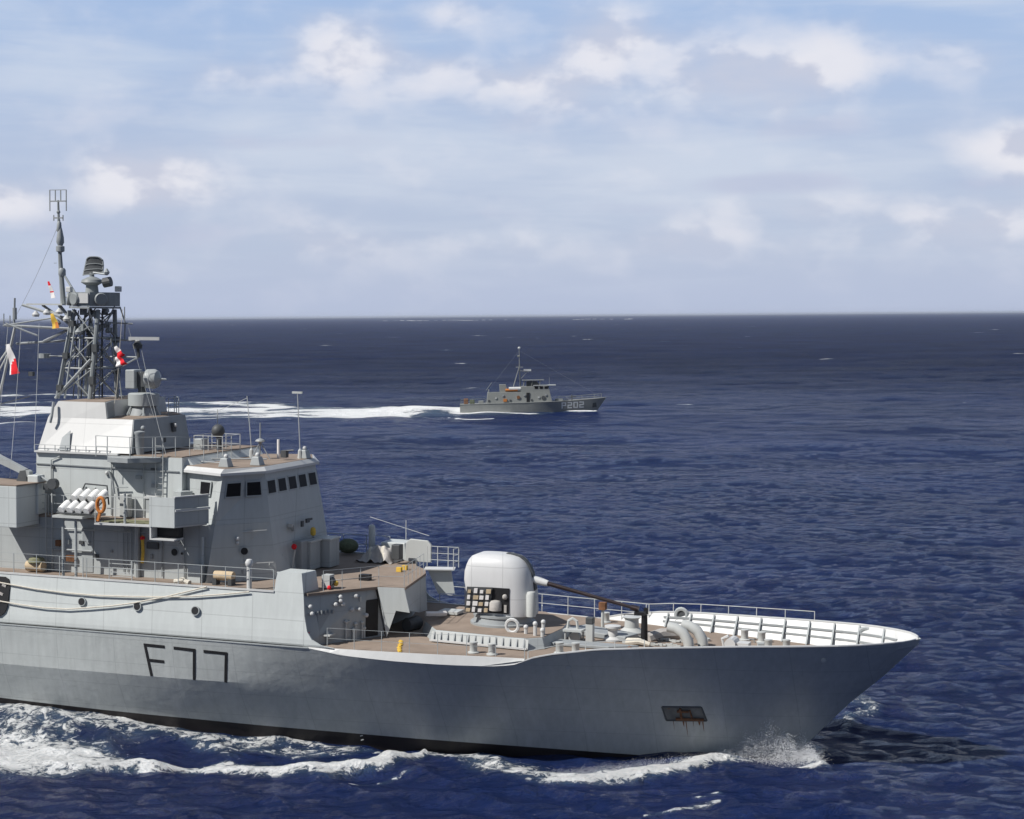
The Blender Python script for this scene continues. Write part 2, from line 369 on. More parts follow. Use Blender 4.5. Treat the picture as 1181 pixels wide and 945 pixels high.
for sg in (-1, 1):
    for x in np.arange(-7.6, 4.3, 1.2):
        y1 = edge_y(x) - .12; y0 = half(x, 4.9) - .1; zt = z_top(x)
        s_ = MB().plate([(x, sg * y1, zt - .02), (x, sg * (y0 - .02), ZD + .02), (x, sg * (y0 - .36), ZD + .02), (x, sg * (y1 - .12), zt - .02)], .07, nrm=(1, 0, 0))
        s_.build('bulwark_stay', M['grey'], ship)
    lon = MB()
    for fr in (.36, .68):
        pts = []
        for x in np.linspace(-7.8, 3.9, 24):
            zt = z_top(x); z = ZD + (zt - ZD) * fr
            yy = (half(x, 4.9) - .1) * (1 - fr) + (edge_y(x) - .12) * fr
            pts.append((x, sg * (yy - .045), z))
        lon.tube(pts, .06, 4)
    lon.build('bulwark_stringer', M['mid'], ship)

# ------------------------------------------------------------------ upper hull side + 01 deck
Z1 = 7.2
def side_y(z): return 7.06 - 0.19 * (z - 4.85)
front_curve = [(-21.95, 8.1), (-21.62, 8.1), (-21.45, 7.2), (-21.3, 6.2), (-21.12, 5.55), (-20.85, 5.2), (-20.4, 4.98), (-19.8, 4.9)]
for sg in (-1, 1):
    poly = [(XA, 4.87), (XA, Z1), (-22.9, Z1), (-22.85, 8.1)] + front_curve[1:]
    mb = MB()
    def yy(x, z): return min(side_y(z), edge_y(x) - .03 + .0 * z) - .19 * max(0, z - 4.85) * (1 if edge_y(x) - .03 < side_y(4.85) else 0)
    mb.loft([[(x, sg * (side_y(z) - .01 - (7.06 - min(7.06, edge_y(x)))), z) for x, z in poly], [(x, sg * (side_y(z) - .10 - (7.06 - min(7.06, edge_y(x)))), z) for x, z in poly]])
    mb.build('upper_hull_side', M['side'], ship)
# corner housings
for sg in (-1, 1):
    mb = MB(); a = [(-22.84, -6.42), (-21.5, -6.4), (-21.35, -5.1), (-22.84, -5.1)]; b = [(-22.84, -6.32), (-21.66, -6.32), (-21.5, -5.1), (-22.84, -5.1)]
    mb.prism([(x, -sg * y) for x, y in a], Z1 - .02, 8.09, 0, [(x, -sg * y) for x, y in b])
    mb.build('corner_housing', M['side'], ship, bevel=.05)
# 01 deck plate
o1 = [(XA, -6.5), (-22.4, -6.5), (-21.3, -6.35), (-19.2, -3.28), (-17.98, -2.96), (-18.85, 1.55), (-19.4, 2.75), (-20.2, 3.6), (-20.8, 4.8), (-21.3, 6.35), (-22.4, 6.5), (XA, 6.5)]
MB().prism(o1, Z1 - .12, Z1).build('upper_deck', M['deck'], ship)
MB().tube([(XA, -6.56, Z1 + .03), (-22.9, -6.56, Z1 + .03)], .06, 4).build('deck_edge_strip', M['white'], ship)
MB().tube([(XA, 6.56, Z1 + .03), (-22.9, 6.56, Z1 + .03)], .06, 4).build('deck_edge_strip', M['white'], ship)
# front bulkhead (two faceted walls) with doors
fb = [(-21.25, -6.75), (-19.1, -2.8), (-20.0, -2.5), (-20.0, 2.6), (-21.25, 6.75), (-23, 6.75), (-23, -6.75)]
ft = [(-21.45, -6.4), (-19.35, -3.3), (-20.0, -2.5), (-20.0, 2.6), (-21.45, 6.45), (-23, 6.45), (-23, -6.4)]
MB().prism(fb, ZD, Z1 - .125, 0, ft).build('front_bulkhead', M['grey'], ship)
# wing brackets carrying the overhanging deck
P_ = [(-19.2, -3.36, 7.19), (-18.33, -3.22, 7.2), (-17.95, -3.16, 7.2), (-17.7, -3.08, 6.06), (-18.35, -3.18, 6.13), (-18.8, -3.2, 4.87), (-19.1, -3.32, 6.65)]
MB().plate([(x, y - .03, z) for x, y, z in P_], .05, nrm=(.16, -.985, 0)).build('wing_bracket', M['side'], ship)
# sloped front under the overhang
MB().loft([[(-18.0, -2.95, 7.06), (-18.85, 1.5, 7.06), (-20.0, 1.5, 7.06), (-20.0, -2.3, 7.06)], [(-17.95, -2.70, 6.06), (-18.6, .2, 5.5), (-20.0, .2, 5.5), (-20.0, -2.3, 6.06)]]).build('overhang_front', M['bridge'], ship)
MB().loft([[(-18.86, 1.52, 7.06), (-19.35, 2.7, 7.06), (-20.0, 2.7, 7.06), (-20.0, 1.52, 7.06)], [(-18.62, .25, 5.5), (-19.2, 2.6, 5.2), (-20.0, 2.6, 5.2), (-20.0, .25, 5.5)]]).build('overhang_front', M['bridge'], ship)
# port wing plate seen beyond
MB().plate([(-19.25, 2.78, 7.15), (-18.15, 3.12, 7.17), (-17.98, 3.18, 6.02), (-18.78, 2.95, 6.0)], .06).build('wing_plate', M['side'], ship)
MB().cbox((-18.75, 3.1, 7.22), (1.5, .9, .05), .3).build('wing_step', M['white'], ship)

# bulkhead fittings, starboard (front face): door, floodlights, pipes
def bulk_x(y, z):     # x of the starboard front bulkhead surface
    t = (z - ZD) / (Z1 - .125 - ZD); a = (-21.25 - .2 * t, -6.75 + .35 * t); b = (-19.1 - .25 * t, -2.8 - .5 * t)
    return a[0] + (b[0] - a[0]) * (y - a[1]) / (b[1] - a[1]) + .015
def bpanel(y0, y1, z0, z1, th, m, name, off=.0):
    mb = MB(); P4 = [(y0, z0), (y1, z0), (y1, z1), (y0, z1)]
    mb.loft([[(bulk_x(y, z) + off, y, z) for y, z in P4], [(bulk_x(y, z) + off + th, y, z) for y, z in P4]])
    return mb.build(name, m, ship)
d_ = bpanel(-3.78, -3.2, 4.92, 6.62, .04, M['black'], 'doorway'); d_['label'] = 'open dark doorway in the front bulkhead'
bpanel(-6.03, -5.45, 5.25, 6.2, .05, M['mid'], 'hatch_door')
for y, z in ((-6.4, 6.62), (-6.38, 6.3), (-5.28, 6.6), (-5.04, 6.92), (-5.04, 6.74), (-4.95, 6.58), (-4.35, 6.88), (-4.56, 6.28), (-4.24, 6.26), (-3.9, 5.95)):
    mb = MB(); x = bulk_x(y, z); mb.tube([(x, y, z), (x + .16, y, z)], .03, 6); mb.ball((x + .2, y, z), .10, 8)
    mb.build('floodlight', M['white'], ship)
for y, z0, z1 in ((-4.85, 4.9, 5.75), (-4.38, 4.9, 5.6), (-4.05, 4.9, 5.62), (-4.5, 4.9, 5.35), (-5.75, 4.9, 5.35), (-3.95, 4.9, 5.35)):
    mb = MB(); x = bulk_x(y, 5.2) + .12; mb.tube([(x, y, z0), (x, y, z1)], .045, 6); mb.ball((x, y, z1), .09, 8)
    mb.build('standpipe', M['pale'], ship)
mb = MB()
for k in range(5): mb.cbox((bulk_x(-6.0 + .17 * k, 6.25) + .06, -6.05 + .17 * k, 6.28 + .03 * (k % 2)), (.1, .08, .16))
mb.build('valve_row', M['mid'], ship)
for c_, d3 in (((bulk_x(-4.6, 5.75) + .06, -4.6, 5.75), (.08, .55, .05)), ((bulk_x(-4.0, 6.7) + .03, -4.0, 6.7), (.06, .25, .22)), ((bulk_x(-5.7, 5.2) + .2, -5.75, 5.28), (.3, .6, .06))):
    MB().cbox(c_, d3).build('wall_bracket', M['pale'], ship)
for z in (5.45, 5.15):
    mb = MB(); mb.cbox((bulk_x(-6.55, z) + .04, -6.5, z), (.04, .22, .05)); mb.build('red_marker', M['red'], ship)

# ------------------------------------------------------------------ bridge block
def sym(pts): return pts + [(x, -y) for x, y in reversed(pts)]
low = sym([(XA, -5.0), (-27.35, -5.0), (-27.0, -5.5), (-24.6, -2.95)]); lowt = sym([(XA, -4.95), (-27.3, -4.95), (-26.75, -5.1), (-25.02, -2.86)])
mb = MB().prism(low, Z1 + .003, 9.88, 0, lowt); mb.build('lower_bridge_block', M['bridge'], ship)
# 02 deck sheet with a small overhang
MB().prism(sym([(XA, -5.05), (-32.5, -5.05), (-27.6, -5.05)]), 9.82, 9.90).build('second_deck', M['deck'], ship)
wb = sym([(-29.2, -3.55), (-26.74, -5.08), (-25.02, -2.86)]); wt = sym([(-29.2, -3.55), (-26.55, -4.7), (-25.4, -2.7)])
MB().prism(wb, 9.885, 12.18, 0, wt).build('wheelhouse', M['bridge'], ship)
# 02-level deckhouse aft of the wheelhouse
MB().prism(sym([(-37.3, -4.0), (-29.15, -4.0)]), 9.9, 12.85, 0, sym([(-37.3, -3.95), (-29.15, -3.95)])).build('upper_deckhouse', M['side'], ship)
# bridge roof
rp = sym([(-29.2, -3.85), (-26.5, -5.0), (-25.25, -2.85)]); rt = sym([(-29.2, -3.7), (-26.5, -4.7), (-25.45, -2.65)])
MB().prism(rp, 12.18, 12.30).loft([[(x, y, 12.30) for x, y in rp], [(x, y, 12.48) for x, y in rt]]).build('bridge_roof', M['white'], ship)
MB().prism(sym([(-29.5, -3.6), (-26.5, -4.6), (-25.5, -2.6)]), 12.484, 12.50).build('bridge_roof_deck', M['deck'], ship)
MB().prism(sym([(-33.0, -3.9), (-29.2, -3.9)]), 12.855, 12.90).build('house_roof_deck', M['deck'], ship)
MB().prism(sym([(-29.19, -3.9), (-28.6, -3.5)]), 12.3, 12.8, 0, sym([(-29.19, -3.9), (-29.1, -3.5)])).build('roof_step', M['side'], ship)
# windows
def face_pt(a, b, c, d, u, v):   # bilinear on a facet: a,b bottom; d,c top
    a, b, c, d = map(Vector, (a, b, c, d)); return (a * (1 - u) + b * u) * (1 - v) + (d * (1 - u) + c * u) * v
def windows(i, us, v0, v1, w, key=wb, keyt=wt, z0=9.9, z1=12.18):
    n = len(key)
    a = (*key[i], z0); b = (*key[(i + 1) % n], z0); c = (*keyt[(i + 1) % n], z1); d = (*keyt[i], z1)
    nr = (Vector(b) - Vector(a)).cross(Vector(d) - Vector(a)).normalized()
    if nr.dot(Vector(a) - Vector((-27.5, 0, 10))) < 0: nr = -nr
    for u in us:
        q = [face_pt(a, b, c, d, uu, vv) for uu, vv in ((u - w, v0), (u + w, v0), (u + w, v1), (u - w, v1))]
        fr = [face_pt(a, b, c, d, uu, vv) for uu, vv in ((u - w * 1.18, v0 - .035), (u + w * 1.18, v0 - .035), (u + w * 1.18, v1 + .03), (u - w * 1.18, v1 + .03))]
        o = MB().loft([[p - nr * .02 for p in fr], [p + nr * .025 for p in fr]]).build('window', M['grey'], ship, bevel=.02)
        MB().loft([[p + nr * .01 for p in q], [p + nr * .04 for p in q]]).build('pane', M['glass'], o, bevel=.03)
windows(0, (.58,), .58, .83, .13)
windows(1, (.28, .72), .56, .83, .15)
windows(2, (.09, .29, .49, .69, .89), .57, .83, .068)
windows(3, (.28, .72), .56, .83, .15); windows(4, (.42,), .58, .83, .13)
# portholes
def porthole(c, n_, r, parent=ship):
    c = Vector(c); o = MB().lathe(c, [(r * 1.25, -.02), (r * 1.25, .03), (r * .95, .035)], n_, 16).build('porthole', M['grey'], parent, smooth=True)
    MB().lathe(c, [(r, .0), (r, .042)], n_, 16).build('pane', M['black'], o); return o
for x, z, r in ((-32.87, 6.16, .17), (-29.87, 6.13, .17), (-26.81, 6.13, .18)): porthole((x, -side_y(z) + .01, z), (0, -1, .19), r)
porthole((-28.95, -4.98, 8.49), (0, -1, 0), .17); porthole((-28.55, -4.98, 8.45), (0, -1, 0), .06)
nch = Vector((1.7, -2.9, 0)).normalized()
porthole((-25.75, -4.08, 8.6), nch, .17); porthole((-24.75, 1.2, 8.6), (1, 0, .1), .12)
# fittings on the bridge front
mb = MB()
for u, z in ((.3, 9.35),):
    mb.tube([(-27.0, -4.93, 9.42), (-25.0, -3.25, 9.55)], .03, 4)
mb.tube([(-27.25, -5.02, 7.95), (-24.6, -3.35, 8.05)], .03, 4)
mb.build('hand_rail', M['pale'], ship)
mb = MB(); mb.ball((-26.0, -4.3, 9.2), .1, 8); mb.ball((-26.0, -4.28, 9.0), .08, 8); mb.build('deck_light', M['white'], ship)
mb = MB(); mb.cbox((-24.72, .5, 9.6), (.08, .35, .2), 0); mb.cbox((-24.72, -.1, 9.5), (.08, .2, .28)); mb.cbox((-24.78, .95, 9.62), (.06, .3, .1)); mb.build('signal_gear', M['dark'], ship)
mb = MB(); mb.lathe((-24.62, 0.9, 9.0), [(.02, -.22), (.13, -.15), (.15, 0), (.12, .18), (.02, .24)], n=10); mb.build('float_bag', M['yellow'], ship, smooth=True)
# nav light box, wing, wing box
for sg in (-1, 1):
    Q = lambda pts: [(x, sg * y) for x, y in pts]
    MB().prism(Q([(-29.17, 6.85), (-27.9, 6.85), (-27.2, 5.05), (-29.17, 4.97)]), 9.88, 9.95).build('bridge_wing', M['white'], ship)
    mb = MB(); mb.prism(Q([(-29.17, 6.9), (-27.84, 6.9), (-27.84, 6.83), (-29.17, 6.83)]), 9.9, 11.28)
    mb.build('wing_side', M['side'], ship)
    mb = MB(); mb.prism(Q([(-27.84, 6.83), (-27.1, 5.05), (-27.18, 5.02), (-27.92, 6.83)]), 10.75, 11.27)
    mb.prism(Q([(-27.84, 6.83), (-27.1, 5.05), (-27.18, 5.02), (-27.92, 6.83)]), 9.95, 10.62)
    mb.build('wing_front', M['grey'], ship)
    MB().prism(Q([(-27.80, 6.9), (-27.04, 5.05), (-27.2, 5.0), (-27.96, 6.9)]), 11.28, 11.34).prism(Q([(-27.78, 6.88), (-27.02, 5.05), (-27.1, 5.03), (-27.86, 6.88)]), 10.64, 10.73).build('wing_cap', M['white'], ship)
    mb = MB(); mb.box(-29.15, -27.9, sg * 6.85, sg * 6.82, 9.3, 9.38, 0) if False else None
    nb_ = MB(); y1, y0 = sg * 6.82, sg * 6.0
    nb_.box(-29.2, -29.12, min(y0, y1), max(y0, y1), 9.28, 9.87); nb_.box(-29.12, -27.9, min(y0, y1), max(y0, y1), 9.28, 9.35)
    nl = nb_.build('side_light_screen', M['white'], ship)
    ya, yb = sorted((sg * 5.9, sg * 6.3)); MB().box(-29.1, -27.95, ya, yb, 9.37, 9.86).build('screen_back', M['black'], nl)
# walkway with olive mat, between raft rack and wing
for sg in (-1, 1):
    Q = lambda pts: [(x, sg * y) for x, y in pts]
    MB().prism(Q([(-32.35, 6.55), (-29.2, 6.35), (-29.2, 4.97), (-32.35, 4.97)]), 9.80, 9.88).build('walkway', M['white'], ship)
    MB().prism(Q([(-32.2, 6.2), (-29.25, 6.0), (-29.25, 5.1), (-32.2, 5.1)]), 9.90, 9.93).build('walkway_mat', M['olive'], ship)
# platform round the mast house corner
MB().prism([(-33.2, -4.0), (-32.6, -5.0), (-31.4, -5.15), (-30.0, -3.98)], 12.62, 12.84).build('corner_platform', M['mid'], ship)
# strip and step under the mast house
MB().prism(sym([(-37.32, -4.12), (-32.6, -4.12)]), 12.86, 12.95).build('house_ledge', M['white'], ship)
MB().tube([(-37.3, -4.0, 12.3), (-29.3, -4.0, 12.2)], .035, 4).build('wall_pipe', M['mid'], ship)

# mast house
b0 = [(-37.2, -4.0), (-35.5, -4.0), (-31.97, -4.0), (-31.9, 1.5), (-33.5, 4.0), (-37.2, 4.0)]
b1 = [(-36.95, -3.45), (-35.65, -3.36), (-32.24, -3.3), (-32.2, 1.5), (-33.8, 3.3), (-36.95, 3.4)]
MB().prism(b0, 12.955, 14.55, 0, b1).build('mast_house', M['house'], ship)
u0 = [(-36.95, -3.45), (-35.65, -3.36), (-33.7, -3.32), (-34.5, -1.4), (-34.5, 1.4), (-34.2, 3.2), (-36.95, 3.4)]
u1 = [(-36.5, -3.25), (-35.68, -3.2), (-33.86, -3.2), (-34.6, -1.4), (-34.6, 1.4), (-34.3, 3.1), (-36.5, 3.2)]
MB().prism(u0, 14.553, 15.34, 0, u1).build('mast_house_top', M['house'], ship)
MB().prism([(-36.45, -3.15), (-33.95, -3.1), (-34.65, -1.35), (-34.65, 1.35), (-34.4, 3.0), (-36.45, 3.1)], 15.343, 15.36).build('mast_deck', M['deck'], ship)
MB().prism([(-33.6, -3.2), (-32.3, -3.2), (-32.27, 1.45), (-33.8, 3.1), (-34.2, 3.1), (-34.4, 1.3), (-34.4, -1.3)], 14.553, 14.57).build('director_deck', M['deck'], ship)
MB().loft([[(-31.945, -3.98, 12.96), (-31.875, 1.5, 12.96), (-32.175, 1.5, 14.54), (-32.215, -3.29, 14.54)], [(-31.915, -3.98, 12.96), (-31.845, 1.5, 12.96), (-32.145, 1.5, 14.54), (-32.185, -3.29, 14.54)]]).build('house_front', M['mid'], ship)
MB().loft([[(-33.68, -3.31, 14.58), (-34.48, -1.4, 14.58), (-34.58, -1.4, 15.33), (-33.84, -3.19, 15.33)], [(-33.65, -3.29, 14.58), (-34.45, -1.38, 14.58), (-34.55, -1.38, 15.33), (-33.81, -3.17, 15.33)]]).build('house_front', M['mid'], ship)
# recess in the aft-starboard corner: a dark wedge duct and lamp
MB().plate([(-35.95, -4.02, 13.0), (-35.35, -4.02, 13.0), (-35.5, -3.72, 13.95), (-35.9, -3.82, 13.6)], .04).build('wall_vent', M['grey'], ship)
MB().tube([(-36.6, -3.5, 15.3), (-36.55, -3.75, 14.6), (-36.6, -3.8, 14.3)], .07, 6).build('hanging_lamp', M['mid'], ship)
for x, z in ((-32.05, 14.0), (-32.0, 13.9)):
    pass
mb = MB(); mb.lathe((-31.75, -3.5, 12.9), [(.22, 0), (.22, .95), (.26, 1.0), (.26, 1.1), (.05, 1.15)], n=12); mb.ball((-31.8, -3.1, 14.15), .12, 8); mb.build('signal_lamp', M['mid'], ship, smooth=True)
mb = MB(); mb.cbox((-32.0, .1, 14.0), (.15, .3, .45)); mb.build('wall_box', M['dark'], ship); MB().ball((-31.9, .1, 14.1), .1, 8).build('wall_lamp', M['white'], ship)
mb = MB(); mb.cbox((-31.98, -.9, 13.35), (.08, .35, .35)); mb.build('wall_fitting', M['dark'], ship)

# ------------------------------------------------------------------ railings
def railing(pts, h, name='railing', m=None, rails=(1.0, .5), every=1.3, r=.02, post_r=.022, mids=True):
    mb = MB(); pts = [Vector(p) for p in pts]; up = Vector((0, 0, 1))
    for a, b in zip(pts[:-1], pts[1:]):
        n = max(1, round((b - a).length / every))
        for k in range(n + 1):
            p = a + (b - a) * k / n
            mb.tube([p, p + up * h], post_r, 4)
        for f in rails: mb.tube([a + up * h * f, b + up * h * f], r, 4)
    return mb.build(name, m or M['grey'], ship)
railing([(-60, -6.5, Z1), (-33.0, -6.5, Z1)], 1.0, rails=(1.0, .66, .33), r=.012)
railing([(-32.8, -6.5, Z1), (-22.95, -6.5, Z1)], 1.0, rails=(1.0, .6), r=.018)
railing([(-60, 6.5, Z1), (-22.95, 6.5, Z1)], 1.0)
railing([(-20.9, -5.6, Z1), (-19.25, -3.15, Z1), (-18.1, -2.85, Z1), (-18.95, 1.5, Z1)], .95, rails=(1.0, .5), every=.9, r=.012, post_r=.016)
railing([(-19.6, 3.5, Z1 + .05), (-17.95, 3.6, Z1 + .05), (-17.95, 2.9, Z1 + .05)], 1.0, rails=(1.0, .66, .33), every=.5, m=M['pale'], r=.018)
railing([(-38.6, -4.95, 9.9), (-34.2, -4.95, 9.9)], 1.0, rails=(1.0, .6, .3), every=.9)
railing([(-32.35, -6.45, 9.9), (-29.2, -6.3, 9.9)], 1.25, rails=(1.0, .55), every=1.0, m=M['pale'], r=.025)
railing([(-33.3, -4.9, 12.85), (-32.6, -5.0, 12.85), (-31.3, -5.1, 12.85), (-29.6, -3.8, 12.85), (-28.4, -.5, 12.55)], 1.0, every=.9)
railing([(-37.3, -4.1, 12.96), (-33.2, -4.1, 12.96)], .28, rails=(1.0,), every=.6, r=.015)
# foredeck guard rails, starboard (low chains) and port
def side_run(x0, x1, sg, n, off=.25): return [(x, sg * (edge_y(x) - off), ZD) for x in np.linspace(x0, x1, n)]
railing(side_run(-20.2, -11.2, -1, 8), .92, rails=(1.0, .5), every=1.3, r=.009, post_r=.018)
railing(side_run(-20.2, -8.6, 1, 9), .95, rails=(1.0, .52), every=1.3, r=.02, m=M['pale'])
pr_ = [(x, edge_y(x) - .05, z_top(x) + .04) for x in np.linspace(-8.8, -.2, 7)]
railing(pr_, .40, rails=(1.0,), every=1.5, r=.02, m=M['pale'])
railing([(x, -(edge_y(x) - .12), z_top(x) + .03) for x in np.linspace(-11, -6.0, 5)], .34, rails=(1.0,), every=1.2, r=.018, m=M['pale'])
# far gunwale strip
# ------------------------------------------------------------------ gun turret
GX, GZ = -14.25, 5.55
gp = [(-17.6, 2.4), (-16.3, 4.0), (-13.2, 4.0), (-11.3, 1.6), (-11.0, -.4), (-11.1, -3.1), (-11.7, -3.7), (-16.6, -3.2), (-17.9, -1.2)]
gt = [(x + (.15 if x < -14.5 else -.2), y * .93) for x, y in gp]
MB().prism(gp, ZD, 5.32, 0, gt).build('gun_platform', M['grey'], ship, bevel=.03)
MB().prism([(x * 1, y * .985) for x, y in gt], 5.322, 5.335).build('gun_platform_top', M['deck'], ship)
rb = MB()
def rib_pt(t, o, z): return (-16.55 + t * 4.85, -3.16 - t * .42 - o, z)
rb.loft([[rib_pt(0, .14, ZD + .06), rib_pt(1, .14, ZD + .06), rib_pt(1, .03, 5.31), rib_pt(0, .03, 5.31)], [rib_pt(0, .17, ZD + .06), rib_pt(1, .17, ZD + .06), rib_pt(1, .06, 5.31), rib_pt(0, .06, 5.31)]])
rb.build('platform_side', M['pale'], ship)
for k in range(14):
    t = .03 + k / 14; MB().plate([rib_pt(t, .05, 5.30), rib_pt(t, .16, ZD + .06), rib_pt(t, .30, ZD + .06), rib_pt(t, .10, 5.30)], .06, nrm=(1, 0, 0)).build('platform_rib', M['mid'], ship)
MB().tube([rib_pt(0, .3, ZD + .1), rib_pt(1, .3, ZD + .1)], .06, 4).build('platform_ledge', M['white'], ship)
# shield: stadium-like sections, rounded front, raked rear
def shield_ring(xr, xf, w, z, n=10):
    pts = []; rf = min(w, (xf - xr) * .55); rr = min(.45, w * .4)
    for k in range(n + 1):
        a = -math.pi / 2 + math.pi * k / n
        ca, sa = math.cos(a), math.sin(a)
        pts.append((xf - rf + rf * (abs(ca) ** .8), w * math.copysign(abs(sa) ** .8, sa), z))
    for k in range(5): a = math.pi / 2 * k / 4; pts.append((xr + rr - rr * math.sin(a), w - rr + rr * math.cos(a), z))
    for k in range(5): a = math.pi / 2 * k / 4; pts.append((xr + rr - rr * math.cos(a), -(w - rr) - rr * math.sin(a), z))
    return pts
prof = [(-15.62, -12.52, 1.28, 5.82), (-15.75, -12.50, 1.30, 6.0), (-16.0, -12.52, 1.31, 6.45), (-16.15, -12.55, 1.31, 6.9), (-16.25, -12.62, 1.29, 7.4), (-16.23, -12.72, 1.26, 7.8), (-16.15, -12.87, 1.21, 8.1), (-16.06, -13.06, 1.13, 8.33), (-15.93, -13.3, 1.0, 8.5), (-15.75, -13.62, .82, 8.585), (-15.4, -14.0, .5, 8.63)]
turret = MB().loft([shield_ring(a_ + .3, f_ - .10, w_ * .86, z_) for a_, f_, w_, z_ in prof]).build('gun_turret', M['turret'], ship, smooth=True)
tring = MB().lathe((GX, 0, 5.33), [(1.55, 0), (1.55, .1), (1.42, .14), (1.36, .36), (1.42, .40), (1.42, .5)], n=40).build('turret_ring', M['mid'], turret, smooth=True)
# gun slot
sl = MB(); sp = [(-14.0, 8.63), (-13.62, 8.585), (-13.3, 8.5), (-13.06, 8.33), (-12.87, 8.1), (-12.72, 7.8), (-12.63, 7.4), (-12.56, 7.0)]
sl.loft([[(x - .05, -.15, z + .04), (x - .05, .15, z + .04), (x - .25, .15, z - .25), (x - .25, -.15, z - .25)] for x, z in sp])
sl.build('gun_slot', M['dark'], turret)
MB().tube([(-13.0, 0, 7.52), (-12.3, 0, 7.37), (-12.05, 0, 7.32)], .2, 14, r2=.14).build('barrel_sleeve', M['white'], turret, smooth=True)
MB().tube([(-12.2, 0, 7.35), (-10.6, 0, 7.02), (-7.75, 0, 6.42)], .105, 12, r2=.075).build('gun_barrel', M['barrel'], turret, smooth=True)
MB().tube([(-8.0, 0, 6.47), (-7.65, 0, 6.40)], .13, 12).build('muzzle', M['barrel'], turret)
MB().lathe((-12.6, -.75, 5.85), [(.22, 0), (.24, 1.0), (.18, 1.15), (.02, 1.18)], n=14).build('front_canister', M['pale'], turret, smooth=True)
# open access hatch (dark interior) and swung-out door of racks
yA = -1.148
MB().loft([[(-14.5, yA + .1, 5.95), (-13.55, yA + .1, 5.95), (-13.55, yA + .1, 7.15), (-14.62, yA + .1, 7.15)], [(-14.62, yA, 5.95), (-13.55, yA, 5.95), (-13.55, yA, 7.15), (-14.62, yA, 7.15)]]).build('open_hatch', M['black'], turret)
ih = MB(); ih.lathe((-14.2, yA - .02, 6.1), [(.3, 0), (.3, .35), (.22, .45), (.02, .48)], n=12); ih.ball((-13.75, yA - .02, 6.75), .13, 8); ih.cbox((-13.72, yA - .02, 6.2), (.12, .05, .35))
ih.build('hatch_machinery', M['canvas'], turret, smooth=True)
dr = MB(); D0 = Vector((-15.66, -1.42, 5.95)); DU = Vector((1.18, .22, 0)); DV = Vector((.13, 0.0, 1.22))
def dp(u, v, o=0.0): return D0 + DU * u + DV * v + Vector((.18, -.98, 0)) * o
dr.loft([[dp(0, 0), dp(1, 0), dp(1, 1), dp(0, 1)], [dp(0, 0, .05), dp(1, 0, .05), dp(1, 1, .05), dp(0, 1, .05)]], 0)
for i in range(4):
    for j in range(4):
        u, v = .06 + i * .24, .05 + j * .24
        if rng.random() < .9:
            hh = .16 * (.7 + .5 * rng.random()); ww = .15 * (.7 + .6 * rng.random())
            dr.loft([[dp(u, v, .05), dp(u + ww, v, .05), dp(u + ww, v + hh, .05), dp(u, v + hh, .05)], [dp(u, v, .12), dp(u + ww, v, .12), dp(u + ww, v + hh, .12), dp(u, v + hh, .12)]], 1 if (i + j) % 3 else 2)
dr.build('hatch_door', [M['dark'], M['cloth_white'], M['tan']], turret)

# ------------------------------------------------------------------ foredeck fittings
def bollard(x, y, r=.16, h=.42):
    return MB().lathe((x, y, ZD), [(r * 1.5, 0), (r * 1.5, .05), (r, .08), (r, h - .08), (r * 1.1, h - .06), (r * 1.1, h), (.02, h + .02)], n=14).build('bollard', M['pale'], ship, smooth=True)
for x, y in ((-13.76, -5.13), (-12.85, -5.2), (-10.2, -3.75), (-9.5, -3.6), (-3.27, 2.6), (-2.4, 2.3), (-1.72, .54), (-.95, .8), (-10.6, 4.6)): bollard(x, y, .17, .5)
for x, y in ((-8.9, .1),):
    MB().lathe((x, y, ZD), [(.42, 0), (.42, .1), (.24, .2), (.22, .5), (.38, .62), (.38, .7), (.02, .74)], n=18).build('capstan', M['white'], ship, smooth=True)
MB().lathe((-8.6, 2.2, ZD), [(.6, 0), (.6, .1), (.35, .3), (.33, .7), (.45, .8), (.02, .85)], n=18).build('capstan', M['pale'], ship, smooth=True)
MB().prism([(-11.6, 1.0), (-8.2, -.2), (-7.9, .9), (-10.9, 2.3)], ZD + .02, ZD + .28).build('cable_pad', M['mid'], ship, bevel=.05)
MB().prism([(-11.2, -2.2), (-8.4, -2.2), (-7.2, -1.4), (-11.0, -1.2)], ZD + .02, ZD + .16).build('deck_plinth', M['mid'], ship, bevel=.03)
mb = MB(); mb.tube([(-7.36, -.02, ZD), (-7.36, -.02, 5.5), (-7.36, -.02, 6.15)], .17, 10, r2=.14); mb.cbox((-7.55, -.02, 6.22), (.5, .4, .16)); mb.cbox((-7.36, .22, 6.3), (.2, .08, .3))
mb.build('gun_crutch', M['black'], ship, smooth=True)
# winch group
mb = MB(); mb.box(-11.0, -10.1, -.9, -.2, ZD + .45, ZD + .55); mb.tube([(-10.9, -.8, ZD), (-10.9, -.8, ZD + .5)], .05, 6); mb.tube([(-10.2, -.3, ZD), (-10.2, -.3, ZD + .5)], .05, 6)
mb.tube([(-10.9, -.5, ZD + .55), (-10.85, -.5, ZD + .9), (-10.65, -.5, ZD + 1.02), (-10.45, -.5, ZD + .9), (-10.4, -.5, ZD + .55)], .07, 6); mb.lathe((-10.55, -.55, ZD + .1), [(.28, 0), (.28, .3)], (0, 1, 0), 12)
mb.build('deck_winch', M['pale'], ship)
mb = MB(); mb.box(-9.95, -9.6, -.75, -.45, ZD, ZD + .85); mb.build('control_stand', M['pale'], ship, bevel=.03); MB().box(-9.95, -9.6, -.78, -.42, ZD + .85, ZD + 1.15).build('control_box', M['dark'], ship, bevel=.03)
mb = MB(); mb.tube([(-10.25, 2.9, ZD), (-10.25, 2.9, ZD + .95)], .08, 8); mb.build('hydrant', M['pale'], ship); MB().cbox((-10.25, 2.9, ZD + 1.1), (.32, .32, .35)).build('hydrant_box', M['rust'], ship)
